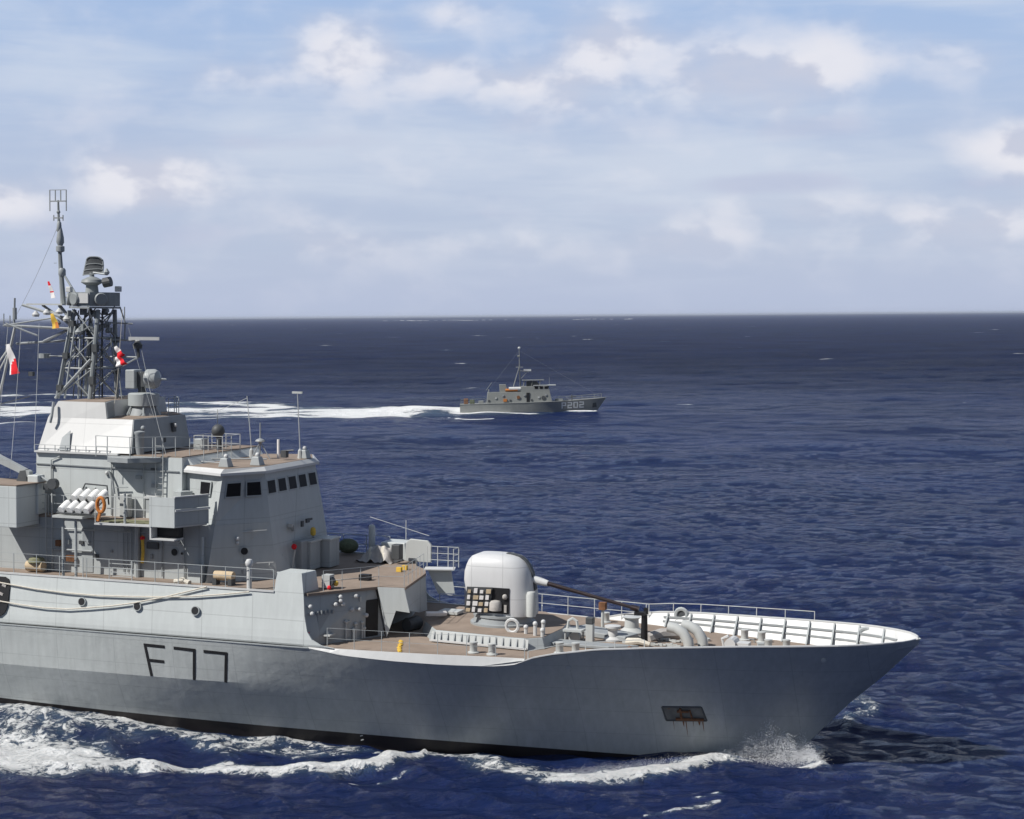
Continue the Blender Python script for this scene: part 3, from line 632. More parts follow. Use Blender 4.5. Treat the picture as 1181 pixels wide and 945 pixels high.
for x, y in ((-5.45, -.55), (-5.0, .25)):
    pts = [(x + .35, y, ZD), (x + .3, y, ZD + .35), (x + .05, y, ZD + .72), (x - .3, y, ZD + .9), (x - .65, y, ZD + .95)]
    MB().tube(pts, .24, 12).build('vent_pipe', M['pale'], ship, smooth=True)
mb = MB(); mb.box(-3.4, -2.5, -.1, .5, ZD, ZD + .35); mb.lathe((-3.3, -.3, ZD + .3), [(.25, 0), (.25, .9)], (0, 1, 0), 12); mb.tube([(-3.6, -.1, ZD + .1), (-3.7, -.1, ZD + .5), (-3.4, -.1, ZD + .65)], .07, 6); mb.build('windlass', M['white'], ship)
# chafing gear / chain cables
for y0, dy_ in ((.9, .15), (-.35, -.05)):
    ch = MB()
    for k in range(16):
        x = -8.2 + k * .17; y = y0 + dy_ * math.sin(k * .9)
        ch.cbox((x, y, ZD + .07), (.2, .12 if k % 2 else .06, .06 if k % 2 else .13), .1 * math.sin(k))
    ch.build('anchor_chain', M['pale'], ship)
loose(MB().tube([(-7.4, .7, ZD + .1), (-6.9, 1.3, ZD + .25), (-6.3, 1.7, ZD + .25), (-5.9, 1.9, ZD + .1)], .28, 8).build('canvas_bundle', M['canvas'], ship, smooth=True), 'grey crumpled canvas beside the black gun crutch post', 'canvas')
loose(MB().tube([(-8.0, -.5, ZD + .1), (-7.4, -.7, ZD + .22), (-6.9, -.7, ZD + .1)], .2, 8, r2=.1).build('canvas_bundle', M['rope'], ship, smooth=True), 'pale rope-coloured canvas bundle lying near the capstan', 'canvas')
# panama fairleads on the bulwark
def fairlead(x, sg, z, r=.28):
    y = sg * (edge_y(x) - .2); mb = MB(); n = 16
    ring = [(x + r * math.cos(2 * math.pi * k / n), y, z + r * math.sin(2 * math.pi * k / n)) for k in range(n + 1)]
    mb.tube(ring, .1, 6); mb.lathe((x, y, z), [(r * .9, -.02), (r * .9, .0)], (0, 1, 0), 14, mi=1)
    mb.box(x - .3, x - .2, y - .1, y + .1, ZD, z - r + .02, 1); mb.box(x + .2, x + .3, y - .1, y + .1, ZD, z - r + .02, 1)
    return mb.build('fairlead', [M['grey'], M['dark']], ship)
fairlead(-6.9, 1, 5.42); fairlead(2.3, 1, 5.5)
mb = MB(); n = 14
mb.tube([(-13.0 + .3 * math.cos(2 * math.pi * k / n), -2.2, 5.62 + .3 * math.sin(2 * math.pi * k / n)) for k in range(n + 1)], .08, 6); mb.box(-13.1, -12.9, -2.25, -2.15, 5.33, 5.36); mb.build('lifting_ring', M['white'], ship)
for x, y, h in ((-12.3, -2.3, .55), (-11.75, -2.6, .95), (-11.5, -2.2, 1.0), (-11.35, -2.75, .55)):
    mb = MB(); mb.tube([(x, y, 5.3 if x < -11.6 else ZD), (x, y, 5.3 + h * .55)], .09, 8); mb.ball((x, y, 5.3 + h * .6), .12, 8); mb.build('mushroom_vent', M['white'], ship, smooth=True)
# equipment ahead of the overhang: table-like reel and tarp
mb = MB(); mb.box(-17.9, -16.9, .8, 1.7, ZD + .55, ZD + .68)
for x in (-17.8, -17.0):
    for y in (.9, 1.6): mb.tube([(x, y, ZD), (x, y, ZD + .56)], .04, 5)
mb.box(-17.7, -17.1, .9, 1.6, ZD + .2, ZD + .3); mb.build('work_bench', M['pale'], ship)
mb = MB(); mb.lathe((-18.6, -1.4, ZD + .3), [(.28, 0), (.34, .1), (.3, .5), (.34, .9), (.28, 1.0)], (.2, 1, 0), 12); loose(mb.build('tarpaulin_roll', M['dark'], ship, smooth=True), 'dark rolled tarpaulin lying on deck under the overhang behind the gun', 'tarpaulin')
loose(MB().tube([(-17.95, -.6, ZD + .75), (-17.5, -.2, ZD + .72), (-17.3, .3, ZD + .68)], .13, 6).build('canvas_bundle', M['cloth_white'], ship, smooth=True), 'white folded cloth resting near the work bench behind the gun', 'cloth')
mb = MB()
for k in range(9): mb.cbox((-17.8 + .12 * k, -3.9 - .3 * k + .05 * math.sin(k), ZD + .04), (.24, .12, .05), -.9 + .3 * (k % 2))
yc = mb.build('safety_chain', M['yellow'], None); yc.matrix_world = SHIP_M
tag(yc, 'short yellow chain lying on the brown foredeck below the bracket beside the doorway', 'chain')

# ------------------------------------------------------------------ 01 deck forward items
lk = MB().prism([(-26.0, -.9), (-24.35, -.9), (-24.35, .6), (-26.0, .6)], Z1, 8.75).build('deck_locker', M['mid'], ship, bevel=.04)
for x0, y0 in ((-24.2, -.2), (-23.75, 1.0)):
    MB().box(x0 - .9, x0, y0, y0 + 1.1, Z1 + .05, 8.6).build('deck_locker', M['grey'], ship, bevel=.03)
    MB().prism([(x0 - .95, y0 - .05), (x0 + .05, y0 - .05), (x0 + .05, y0 + 1.15), (x0 - .95, y0 + 1.15)], 8.6, 8.68).build('locker_lid', M['pale'], ship)
loose(MB().ball((-25.1, 6.0, Z1 + .45), .55, 12, sz=.7).build('netting_reel', M['green'], ship, smooth=True), 'dark green netted bundle on the upper deck behind the grey lockers', 'netting')
MB().lathe((-23.7, 5.9, Z1), [(.17, 0), (.17, 1.55), (.12, 1.62), (.02, 1.66)], n=12).build('vent_post', M['pale'], ship, smooth=True)
cv = MB(); NX, NY = 26, 16
def cvp(i, j):
    u, v = i / NX, j / NY; x = -23.6 + 2.0 * u; y = 3.5 + 1.7 * v
    h = .72 * sst(0, .45, u) * sst(1.0, .82, u) * sst(0, .3, v) * sst(1, .75, v) * (.82 + .18 * math.sin(3.5 * v + 2 * u)) + .10 * sst(0, .08, u) * sst(1, .92, u)
    h += .07 * math.sin(17 * u - 9 * v) * sst(0, .2, u) * sst(1, .85, u) + .05 * math.sin(31 * u + 13 * v)
    return (x, y, Z1 + max(.01, h))
for i in range(NX):
    for j in range(NY): cv.face([cvp(i, j), cvp(i + 1, j), cvp(i + 1, j + 1), cvp(i, j + 1)], 1 if (i + j // 3) % 9 in (0, 1) else 0)
loose(cv.build('canvas_cover', [M['canvas'], M['rope']], ship, smooth=True), 'grey canvas draped in folds over a mound on the upper deck', 'canvas')
MB().box(-21.6, -21.15, 3.6, 4.1, Z1 + .25, Z1 + 1.0).build('sight_box', M['dark'], ship, bevel=.04)
MB().loft([[(-21.25, 4.6, Z1 + .05), (-19.85, 4.6, Z1 + .05), (-19.85, 4.6, Z1 + .95), (-20.05, 4.6, Z1 + 1.15), (-21.0, 4.6, Z1 + 1.2), (-21.25, 4.6, Z1 + 1.0)], [(-21.25, 4.75, Z1 + .05), (-19.85, 4.75, Z1 + .05), (-19.85, 4.75, Z1 + .95), (-20.05, 4.75, Z1 + 1.15), (-21.0, 4.75, Z1 + 1.2), (-21.25, 4.75, Z1 + 1.0)]]).build('gun_shield_plate', M['pale'], ship, bevel=.03)
mb = MB(); mb.tube([(-20.6, -.8, Z1 + .01), (-22.3, -2.9, Z1 + .01)], .03, 4); mb.build('deck_hose', M['rope'], ship)
mb = MB(); mb.cbox((-21.1, -4.7, Z1 + .35), (.4, .5, .6)); mb.lathe((-20.95, -4.9, Z1 + .35), [(.2, 0), (.2, .3)], (0, 1, 0), 12, 1); mb.build('hose_reel', [M['pale'], M['dark']], ship)
MB().ball((-20.75, -4.6, Z1 + .25), .13, 8).build('hose_nozzle', M['yellow'], ship); MB().ball((-20.9, -5.0, Z1 + .1), .1, 8).build('hose_nozzle', M['red'], ship)
MB().box(-20.85, -20.35, -1.9, -1.5, Z1, Z1 + .28).build('deck_vent', M['black'], ship)
mb = MB()
for y in (-1.0, -.3): mb.cbox((-20.2, 2.4 + y, Z1 + .12), (.25, .2, .22))
mb.build('deck_bag', M['yellow'], ship)
# red hose post by the bridge front
MB().tube([(-25.0 + .35, -1.4, 7.3), (-24.45, -1.4, 8.4)], .05, 6).build('hose_box', M['pale'], ship); MB().ball((-24.5, -1.4, 8.55), .14, 8).build('hose_bell', M['red'], ship)

# ------------------------------------------------------------------ walkway items at 01 deck starboard
loose(MB().tube([(-26.45, -5.6, Z1 + .42), (-26.3, -5.6, Z1 + .43), (-25.65, -5.6, Z1 + .43), (-25.5, -5.6, Z1 + .42)], .22, 12).build('tan_canister', M['tan'], ship, smooth=True), 'tan rounded canister lying in its cradle on the side deck beside the white pillar vent', 'canister')
mb = MB(); mb.box(-26.5, -26.3, -5.8, -5.4, Z1, Z1 + .3); mb.box(-25.7, -25.5, -5.8, -5.4, Z1, Z1 + .3); mb.build('cradle', M['dark'], ship)
mb = MB(); mb.tube([(-27.35, -5.15, Z1), (-27.35, -5.15, 9.3)], .07, 6); mb.box(-27.9, -27.25, -5.6, -5.05, Z1, Z1 + .8); mb.build('side_locker', M['side'], ship)
mb = MB(); mb.lathe((-24.3, -6.3, Z1), [(.12, 0), (.12, 1.05), (.17, 1.1), (.19, 1.25), (.12, 1.38), (.02, 1.4)], n=12); mb.build('pillar_vent', M['white'], ship, smooth=True)
loose(MB().tube([(-28.2, -6.3, Z1 + .1), (-27.8, -6.2, Z1 + .2), (-27.4, -6.3, Z1 + .1)], .13, 8).build('rope_coil', M['rope'], ship, smooth=True), 'small pale coil of rope on the side deck left of the tan canister', 'rope coil')
loose(MB().tube([(-36.7, -5.6, Z1 + .3), (-35.8, -5.6, Z1 + .3)], .26, 12).build('fender_drum', M['tan'], ship, smooth=True), 'tan drum lying on the side deck under the green netting at the left', 'drum'); loose(MB().lathe((-36.2, -5.6, Z1 + .5), [(.42, 0), (.35, .18), (.05, .28)], n=12).build('fender_net', M['olive'], ship, smooth=True), 'bundle of olive green netting on top of the tan drum', 'netting')
for x, y in ((-34.2, -6.32), (-33.5, -6.32)): MB().tube([(x, y, Z1), (x, y, 10.05)], .07, 8).build('rack_leg', M['grey'], ship)
MB().prism([(-34.55, -6.7), (-32.9, -6.7), (-32.7, -5.0), (-34.4, -5.0)], 10.05, 10.16).build('rack_platform', M['pale'], ship)
MB().plate([(-34.4, -6.6, 10.25), (-32.5, -6.6, 10.25), (-32.4, -5.3, 11.0), (-34.2, -5.3, 11.0)], .06).build('rack_cradle', M['dark'], ship)
MB().tube([(-34.0, -5.2, 11.0), (-33.7, -5.2, 11.55), (-32.5, -5.2, 11.5), (-32.4, -5.2, 10.6)], .04, 6).build('rack_frame', M['dark'], ship)
raft_rows = [(0, 'lower row'), (1, 'upper row')]
for row, rtxt in raft_rows:
    for k in range(4):
        x = -34.1 + k * .46 + row * .22; y = -6.35 + row * .72; z = 10.5 + row * .5
        o = MB().tube([(x - .03, y - .26, z - .1), (x - .02, y - .2, z - .07), (x + .06, y + .16, z + .17), (x + .08, y + .22, z + .19)], .185, 10).build('life_raft', M['seafoam'], None, smooth=True); o.matrix_world = SHIP_M
        side = ['first from the left', 'second from the left', 'third from the left', 'last on the right'][k]
        tag(o, 'white life raft canister, %s in the %s of the rack' % (side, rtxt), 'life raft', 'white life raft canisters stowed in the rack below the mast')
mb = MB(); n = 16
mb.tube([(-31.95 + .2 * math.cos(2 * math.pi * k / n), -6.6, 10.75 + .34 * math.sin(2 * math.pi * k / n)) for k in range(n + 1)], .085, 8)
lb = mb.build('lifebuoy', M['orange'], None, smooth=True); lb.matrix_world = SHIP_M
tag(lb, 'orange lifebuoy ring hanging beside the white life raft canisters', 'lifebuoy')
MB().cbox((-32.05, -6.6, 10.2), (.12, .1, .45), 0, .3).build('buoy_light', M['orange'], ship)
# wall fittings under the walkway
mb = MB(); mb.tube([(-30.9, -5.1, Z1), (-30.9, -5.1, 9.8)], .14, 8); mb.tube([(-30.9, -6.2, 9.85), (-30.9, -6.2, 11.3)], .06, 6); mb.build('support_post', M['grey'], ship)
MB().tube([(-30.6, -5.15, 9.2), (-30.55, -5.18, 8.4), (-30.62, -5.15, 7.9)], .08, 6).build('fire_hose', M['yellow'], ship); MB().ball((-30.6, -5.15, 9.1), .12, 8).build('hose_valve', M['red'], ship)
MB().cbox((-30.1, -5.04, 8.75), (.6, .12, .32)).build('junction_box', M['dark'], ship)
mb = MB()
for k in range(3): mb.tube([(-31.7 + .22 * k, -5.05, Z1 + .2), (-31.7 + .22 * k, -5.05, 9.75)], .025, 4)
mb.build('wall_pipe', M['mid'], ship)
mb = MB(); mb.box(-34.05, -33.4, -5.03, -4.9, 7.25, 9.4); mb.build('side_door', M['grey'], ship, bevel=.03); MB().box(-33.95, -33.5, -5.05, -5.0, 8.75, 9.3).build('door_panel', M['mid'], ship)
mb = MB(); mb.tube([(-35.6, -5.12, 8.3), (-33.4, -5.12, 8.3)], .05, 6); mb.cbox((-34.6, -5.1, 7.9), (.5, .15, .3), mi=1); mb.cbox((-35.3, -5.1, 8.6), (.25, .15, .3), mi=1); mb.build('wall_pipe', [M['mid'], M['rust']], ship)
mb = MB()
for f in range(8): mb.tube([(-36.0, -5.1, 7.3 + .35 * f), (-35.65, -5.1, 7.3 + .35 * f)], .018, 4)
mb.tube([(-36.0, -5.1, 7.2), (-36.0, -5.1, 11.0)], .03, 4); mb.tube([(-35.65, -5.1, 7.2), (-35.65, -5.1, 11.0)], .03, 4); mb.build('ladder', M['pale'], ship)
mb = MB()
for f in range(4):
    mb.tube([(-31.6, -6.42, Z1 + .2 + .2 * f), (-30.4, -6.42, Z1 + .2 + .2 * f)], .02, 4)
mb.build('rail_net', M['pale'], ship)
# 02 level fittings against the house wall
mb = MB(); mb.cbox((-32.0, -4.35, 10.5), (.45, .4, 1.1)); mb.build('wall_locker', M['pale'], ship, bevel=.03)
MB().cbox((-30.6, -4.3, 10.95), (.6, .5, .1)).build('wall_shelf', M['white'], ship)
MB().cbox((-30.6, -4.3, 10.55), (.4, .4, .65)).build('chart_box', M['grey'], ship)
mb = MB(); mb.tube([(-33.1, -4.1, 12.1), (-32.85, -4.15, 11.6), (-32.75, -4.15, 11.0)], .05, 6); mb.tube([(-32.75, -4.15, 11.3), (-32.0, -4.15, 11.35)], .03, 4); mb.build('wall_pipe', M['mid'], ship)
MB().ball((-33.2, -4.1, 12.0), .09, 8).build('wall_lamp', M['white'], ship)
MB().prism([(-29.2, -3.6), (-28.6, -3.9), (-28.9, -4.5), (-29.5, -4.2)], 9.9, 11.3).build('ready_locker', M['grey'], ship, bevel=.03)
# vertical ladder to the bridge roof
mb = MB()
for x in (-30.5, -30.1): mb.tube([(x, -4.12, 9.95), (x, -4.12, 13.8)], .03, 5)
for k in range(12): mb.tube([(-30.5, -4.12, 10.1 + .3 * k), (-30.1, -4.12, 10.1 + .3 * k)], .018, 4)
mb.build('ladder', M['pale'], ship)
# sponson box at the left edge, crane boom
MB().box(-38.4, -36.43, -6.85, -5.0, 9.47, 11.45).build('sponson_box', M['side'], ship, bevel=.03)
MB().prism([(-39.5, -6.85), (-36.43, -6.85), (-36.1, -4.2), (-39.5, -4.2)], 11.46, 11.52).build('sponson_deck', M['deck'], ship)
mb = MB(); mb.loft([[(-40.5, -5.2, 13.05), (-40.5, -4.8, 13.05), (-40.5, -4.8, 13.45), (-40.5, -5.2, 13.45)], [(-36.9, -5.15, 11.7), (-36.9, -4.85, 11.7), (-36.9, -4.85, 12.0), (-36.9, -5.15, 12.0)]])
cr = mb.build('crane', M['grey'], ship); cr['label'] = 'grey sloping crane boom'
MB().prism([(-36.9, -5.3), (-36.3, -5.3), (-36.3, -4.7), (-36.9, -4.7)], 9.95, 11.85).build('crane_post', M['side'], cr, bevel=.05)
MB().loft([[(-37.6, -5.2, 11.5), (-37.0, -5.2, 11.5), (-37.0, -4.8, 11.5), (-37.6, -4.8, 11.5)], [(-37.4, -5.15, 12.1), (-37.1, -5.15, 12.1), (-37.1, -4.85, 12.1), (-37.4, -4.85, 12.1)]]).build('crane_bracket', M['dark'], cr)
mb = MB(); mb.tube([(-36.6, -5.0, 11.9), (-35.9, -5.0, 11.55), (-35.5, -5.0, 11.4)], .06, 6); mb.lathe((-35.6, -5.2, 11.45), [(.26, 0), (.26, .3)], (0, 1, 0), 14, 1); mb.cbox((-36.0, -5.0, 11.3), (.3, .2, .3), mi=1); mb.build('crane_winch', [M['grey'], M['dark']], cr)
# dark boat-bay opening in the hull side at the left edge
mb = MB(); yv = -side_y(6.1) - .02
op = [(-39.5, 5.2), (-37.3, 5.2), (-37.05, 5.4), (-36.95, 5.7), (-36.92, 6.6), (-37.02, 6.95), (-37.25, 7.05), (-39.5, 7.05)]
mb.loft([[(x, -side_y(z) - .012, z) for x, z in op], [(x, -side_y(z) + .05, z) for x, z in op]]); mb.build('boat_bay', M['black'], ship)
mb = MB()
for k in range(4): mb.cbox((-37.6 + .12 * k, -side_y(5.5 + .4 * k) - .03, 5.45 + .4 * k), (.22, .05, .12), 0, .3)
mb.build('bay_fitting', M['canvas'], ship)
# mooring lines along the side (things)
def hull_rope(pts, name, lab):
    pts = [(x, -side_y(min(z, 7.15)) - .05, z) for x, z in pts]
    q = []
    for a, b in zip(pts[:-1], pts[1:]):
        for k in range(6): q.append(Vector(a).lerp(Vector(b), k / 6))
    q.append(Vector(pts[-1])); o = MB().tube(q, .035, 6).build(name, M['rope'], None, smooth=True); o.matrix_world = SHIP_M
    return tag(o, lab, 'rope')
hull_rope([(-39, 6.95), (-37.4, 6.77), (-35.5, 6.6), (-33.8, 6.52), (-32, 6.5), (-30.28, 6.56), (-28.6, 6.65), (-27.0, 6.77), (-25.5, 6.95), (-24.1, 7.15)], 'mooring_line', 'upper mooring rope slung nearly straight along the pale upper hull side')
hull_rope([(-39, 6.1), (-37.33, 5.91), (-36.2, 5.82), (-34.85, 5.76), (-33.6, 5.78), (-32.46, 5.91), (-31.2, 6.08), (-30.07, 6.28), (-28.42, 6.66), (-27.0, 7.05), (-26.3, 7.25)], 'mooring_line', 'lower mooring rope sagging deepest above the portholes of the upper hull side')

# ------------------------------------------------------------------ hull number, anchor pocket, draught marks
def on_hull(x, z, off=.012):
    y = half(x, z); return Vector((x, -(y + off), z))
def stroke(mb, a, b, w, f=on_hull):
    a = Vector(a); b = Vector(b); d = (b - a).normalized(); pz = Vector((-d.y, d.x)) * w / 2; a = a - d * w * .45; b = b + d * w * .45
    n = 6
    for i in range(n):
        p, q = a.lerp(b, i / n), a.lerp(b, (i + 1) / n)
        c4 = [p - pz, q - pz, q + pz, p + pz]
        mb.face([f(c.x, c.y) for c in c4])
for S in ([((-29.33, 4.40), (-29.12, 2.98)), ((-29.33, 4.40), (-28.36, 4.38)), ((-29.22, 3.68), (-28.45, 3.66))],
          [((-27.77, 4.36), (-26.77, 4.33)), ((-26.77, 4.33), (-26.92, 2.94))],
          [((-26.23, 4.31), (-25.15, 4.28)), ((-25.15, 4.28), (-25.36, 2.93))]):
    mb = MB()
    for a, b in S: stroke(mb, a, b, .145)
    mb.build('hull_number', M['black'], ship)
# shell plating seam between upper bright side and hull: rub rail
MB().tube([(x, -(edge_y(x) + .0), z_top(x) + .01) for x in np.linspace(-60, -21, 30)], .035, 4).build('rub_rail', M['grey'], ship)
MB().tube([(x, (edge_y(x) + .0), z_top(x) + .01) for x in np.linspace(-60, -21, 30)], .035, 4).build('rub_rail', M['grey'], ship)
# anchor pocket
def pocket(mb, pts, off, mi): mb.face([on_hull(x, z, off) for x, z in pts], mi)
mb = MB()
pk = [(-5.72, 2.62), (-4.05, 2.66), (-3.9, 1.98), (-5.62, 1.93)]
for i in range(4):
    a, b = pk[i], pk[(i + 1) % 4]
    mb.tube([on_hull(*a, .01), on_hull(*b, .01)], .045, 5, 0)
anc = mb.build('anchor_recess', [M['dark'], M['rust']], ship)
mb = MB(); g_ = 6
for i in range(g_):
    for j in range(3):
        f = lambda u, v: (pk[0][0] + (pk[1][0] - pk[0][0]) * u + (pk[3][0] - pk[0][0]) * v, pk[0][1] + (pk[3][1] - pk[0][1]) * v)
        pocket(mb, [f(i / g_, j / 3), f((i + 1) / g_, j / 3), f((i + 1) / g_, (j + 1) / 3), f(i / g_, (j + 1) / 3)], .008, 0)
rm = mat('recess_steel', (0.16, 0.165, 0.16), 0.7, 0, 0.3, 2.0, 0.3, 0, 0, (0.20, 0.085, 0.03), .9)
mb.build('recess_plate', rm, anc)
mb = MB(); mb.tube([on_hull(-4.95, 2.55, .06), on_hull(-4.95, 2.05, .06)], .06, 6); mb.tube([on_hull(-5.2, 2.03, .07), on_hull(-4.0, 2.03, .07)], .07, 6); mb.tube([on_hull(-4.55, 2.5, .05), on_hull(-4.5, 2.1, .05)], .04, 5); mb.tube([on_hull(-5.1, 2.42, .06), on_hull(-4.6, 2.42, .06)], .06, 5)
mb.build('anchor', M['rust'], anc)
for x, w, l in ((-5.35, .03, .5), (-4.95, .10, .32), (-4.82, .05, .85), (-4.5, .03, .3), (-4.28, .12, .22), (-4.1, .06, .55)):
    mb = MB(); z0 = 1.92
    mb.face([on_hull(x, z0, .007), on_hull(x + w, z0, .007), on_hull(x + w * .7, z0 - l * .5, .007), on_hull(x + w * .5, z0 - l, .007), on_hull(x + w * .2, z0 - l * .6, .007)])
    mb.build('rust_streak', M['rust'], anc)
for x, z in ((-9.35, 4.5), (1.35, 5.2)):
    p = on_hull(x, z, 0); MB().lathe(p, [(.12, -.02), (.12, .05), (.05, .07)], (0.2, -1, -.4), 12).build('hawse_fitting', M['pale'], ship, smooth=True)
mb = MB()
for k in range(9):
    z = .2 + .2 * k; x = -19.6 - .02 * k; stroke(mb, (x, z), (x + .09, z + .03), .05)
mb.build('draught_marks', M['pale'], ship)

# ------------------------------------------------------------------ fire director on the mast house
fd = MB().lathe((-33.65, 0, 14.57), [(.82, 0), (.62, .5)], n=20).build('director', M['mid'], ship, smooth=True)
MB().lathe((-33.65, 0, 15.05), [(.78, 0), (.78, .58), (.7, .63), (.3, .66)], n=28).build('director_drum', M['grey'], fd, smooth=True)
mb = MB(); mb.tube([(-33.75, 0, 15.68), (-33.75, 0, 16.1)], .2, 10); mb.box(-33.9, -33.5, -.2, .2, 16.0, 16.75); mb.build('director_yoke', M['dark'], fd)
MB().box(-34.45, -33.92, -.45, .35, 15.9, 16.85).build('director_box', M['grey'], fd, bevel=.04)
MB().lathe((-33.5, -.1, 16.4), [(.25, 0), (.48, .12), (.5, .5), (.42, .68), (.06, .84), (.03, 1.15)], (1, .1, 0), 22).build('director_dish', M['grey'], fd, smooth=True)
mb = MB()
for k in range(6):
    a = k * math.pi / 3; mb.tube([(-33.65 + .95 * math.cos(a), .95 * math.sin(a), 14.57), (-33.65 + .7 * math.cos(a), .7 * math.sin(a), 15.02)], .05, 5)
mb.build('director_stay', M['grey'], fd)
railing([(-32.4, .3, 14.57), (-32.4, 1.3, 14.57), (-33.6, 2.9, 14.57)], .85, every=.8)

# ------------------------------------------------------------------ lattice mast
B4 = [(-37.9, -1.25), (-36.0, -1.25), (-36.0, 1.25), (-37.9, 1.25)]; T4 = [(-37.2, -.75), (-35.8, -.75), (-35.8, .75), (-37.2, .75)]
def leg_pt(i, t):
    return Vector((B4[i][0] + (T4[i][0] - B4[i][0]) * t, B4[i][1] + (T4[i][1] - B4[i][1]) * t, 15.36 + (19.85 - 15.36) * t))
mast = empty('mast_dummy'); bpy.data.objects.remove(mast)
pole = MB().tube([(-38.35, 0, 20.1), (-38.5, 0, 22.0), (-38.58, 0, 23.4), (-38.63, 0, 25.4)], .15, 8, r2=.05).build('pole_mast', M['mast'], ship, smooth=True)
for i in range(4):
    MB().tube([leg_pt(i, 0), leg_pt(i, 1)], .115 if i in (0, 1, 2) else .09, 8).build('mast_leg', M['mast'], ship, smooth=True)
br = MB(); hz_ = (.34, .68)
for i in range(4):
    j = (i + 1) % 4
    for t in hz_: br.tube([leg_pt(i, t), leg_pt(j, t)], .05, 5)
    tt = (0.02, .34, .68, 1.0)
    for a, b in zip(tt[:-1], tt[1:]):
        br.tube([leg_pt(i, a), leg_pt(j, b)], .035, 5); br.tube([leg_pt(j, a), leg_pt(i, b)], .03, 5)
br.build('mast_bracing', M['mast'], ship)
MB().tube([(-38.0, -1.3, 15.36), (-36.0, -1.15, 17.35)], .07, 6).build('mast_strut', M['grey'], ship)
for a, b in (((-37.9, -1.35, 15.36), (-37.35, -.95, 19.1)), ((-37.5, -1.2, 15.36), (-37.0, -1.0, 19.0)), ((-36.9, -.9, 15.36), (-36.75, -.9, 18.9))):
    MB().tube([a, b], .05, 6).build('mast_pipe', M['grey'], ship)
for k in range(34):
    ct_ = MB()
    a = rng.uniform(0, 6.28); r_ = rng.uniform(.5, 1.25); z = rng.uniform(18.75, 19.85); x, y = -36.6 + r_ * math.cos(a), r_ * math.sin(a)
    if k % 3: ct_.cbox((x, y, z), (rng.uniform(.1, .35), rng.uniform(.1, .25), rng.uniform(.1, .4)), a)
    else: ct_.tube([(x, y, z), (x + rng.uniform(-1.2, .6), y + rng.uniform(-.4, .4), z + rng.uniform(-.2, .9))], .035, 5)
    ct_.build('mast_fitting', M['mid'] if k % 2 else M['mast'], ship)

br = MB()
for k in range(7):
    x = -37.2 + .22 * k + .05 * (k % 3); y = -.9 + .3 * (k % 5); br.tube([(x, y, 15.36), (x + .1, y * .6, 19.8)], .03 + .015 * (k % 3), 5)
for k in range(9):
    t = .12 + .09 * k; i = k % 4; p = leg_pt(i, t); br.cbox(p + Vector((.1, -.1, 0)), (.3, .25, .3 + .1 * (k % 2)))
br.build('mast_cabling', M['dark'], ship)
lad = MB()
for x in (-35.3, -35.05): lad.tube([(x + .25, -.2, 15.36), (x - .15, -.2, 18.6)], .03, 4)
for k in range(10): lad.tube([(-35.05 - .04 * k, -.2, 15.6 + .3 * k), (-34.8 - .04 * k, -.2, 15.6 + .3 * k)], .018, 4)
lad.build('ladder', M['mast'], ship)
# platform drum with facets
oct_ = [(-36.5 + 1.28 * math.cos(math.pi / 8 + k * math.pi / 4), 1.28 * math.sin(math.pi / 8 + k * math.pi / 4)) for k in range(8)]
MB().prism(oct_, 20.02, 20.72).build('mast_platform', M['mast'], ship)
MB().prism([(x * 1.0, y * 1.05) for x, y in oct_], 19.9, 20.0).build('platform_floor', M['mid'], ship)
for x, y in ((-37.55, -.75), (-36.9, -1.22), (-35.5, -1.0)):
    MB().lathe((x, y * .98, 20.37), [(.3, -.1), (.33, .03), (.28, .1)], (x + 36.5, y, 0), 16).build('array_drum', M['mast'], ship, smooth=True)
MB().cbox((-36.35, -1.22, 20.42), (.55, .1, .5)).build('platform_panel', M['white'], ship)
for x, y, z in ((-37.6, -.6, 20.85), (-35.3, .3, 20.9)): MB().cbox((x, y, z), (.28, .25, .28)).build('platform_light', M['white'], ship, bevel=.03)
mb = MB(); mb.lathe((-36.65, 0, 20.72), [(.34, 0), (.3, .35), (.56, .5), (.5, .64), (.24, .76), (.12, .8), (.12, 1.0)], n=18); mb.build('radar_pedestal', M['mast'], ship, smooth=True)
mb = MB(); mb.lathe((-35.9, -.1, 21.2), [(.25, 0), (.25, .4)], (1, .2, .2), 14); mb.build('radar_motor', M['dark'], ship)
# curved search radar reflector
rad = MB(); n1, n2 = 12, 6
def rp_(u, v, o):   # u across -1..1, v up 0..1
    w_ = .56 - .10 * v * v; return (-36.6 + u * w_ + .12 * v - .02, .09 * u * u - .16 * (v - .5) ** 2 - o, 21.62 + .92 * v - .16 * (u ** 4) * v + .05 * (1 - v) * u)
for o_ in (0.0, .05):
    for i in range(n1):
        for j in range(n2):
            u0, u1 = -1 + 2 * i / n1, -1 + 2 * (i + 1) / n1; v0, v1 = j / n2, (j + 1) / n2
            rad.face([rp_(u0, v0, o_), rp_(u1, v0, o_), rp_(u1, v1, o_), rp_(u0, v1, o_)])
sr = rad.build('search_radar', M['dark'], ship, smooth=True)
mb = MB()
for v in (.02, .3, .6, .98): mb.tube([rp_(u, v, .07) for u in np.linspace(-1, 1, 9)], .03, 4)
for u in (-1, 1): mb.tube([rp_(u, v, .03) for v in np.linspace(0, 1, 6)], .04, 4)
mb.build('radar_frame', M['mast'], sr)
mb = MB(); mb.tube([(-36.5, -.1, 21.72), (-35.55, -.3, 21.62)], .05, 5); mb.lathe((-35.6, -.3, 21.62), [(.12, 0), (.16, .12), (.05, .3)], (0, 0, 1), 8); mb.build('radar_feed', M['grey'], sr)
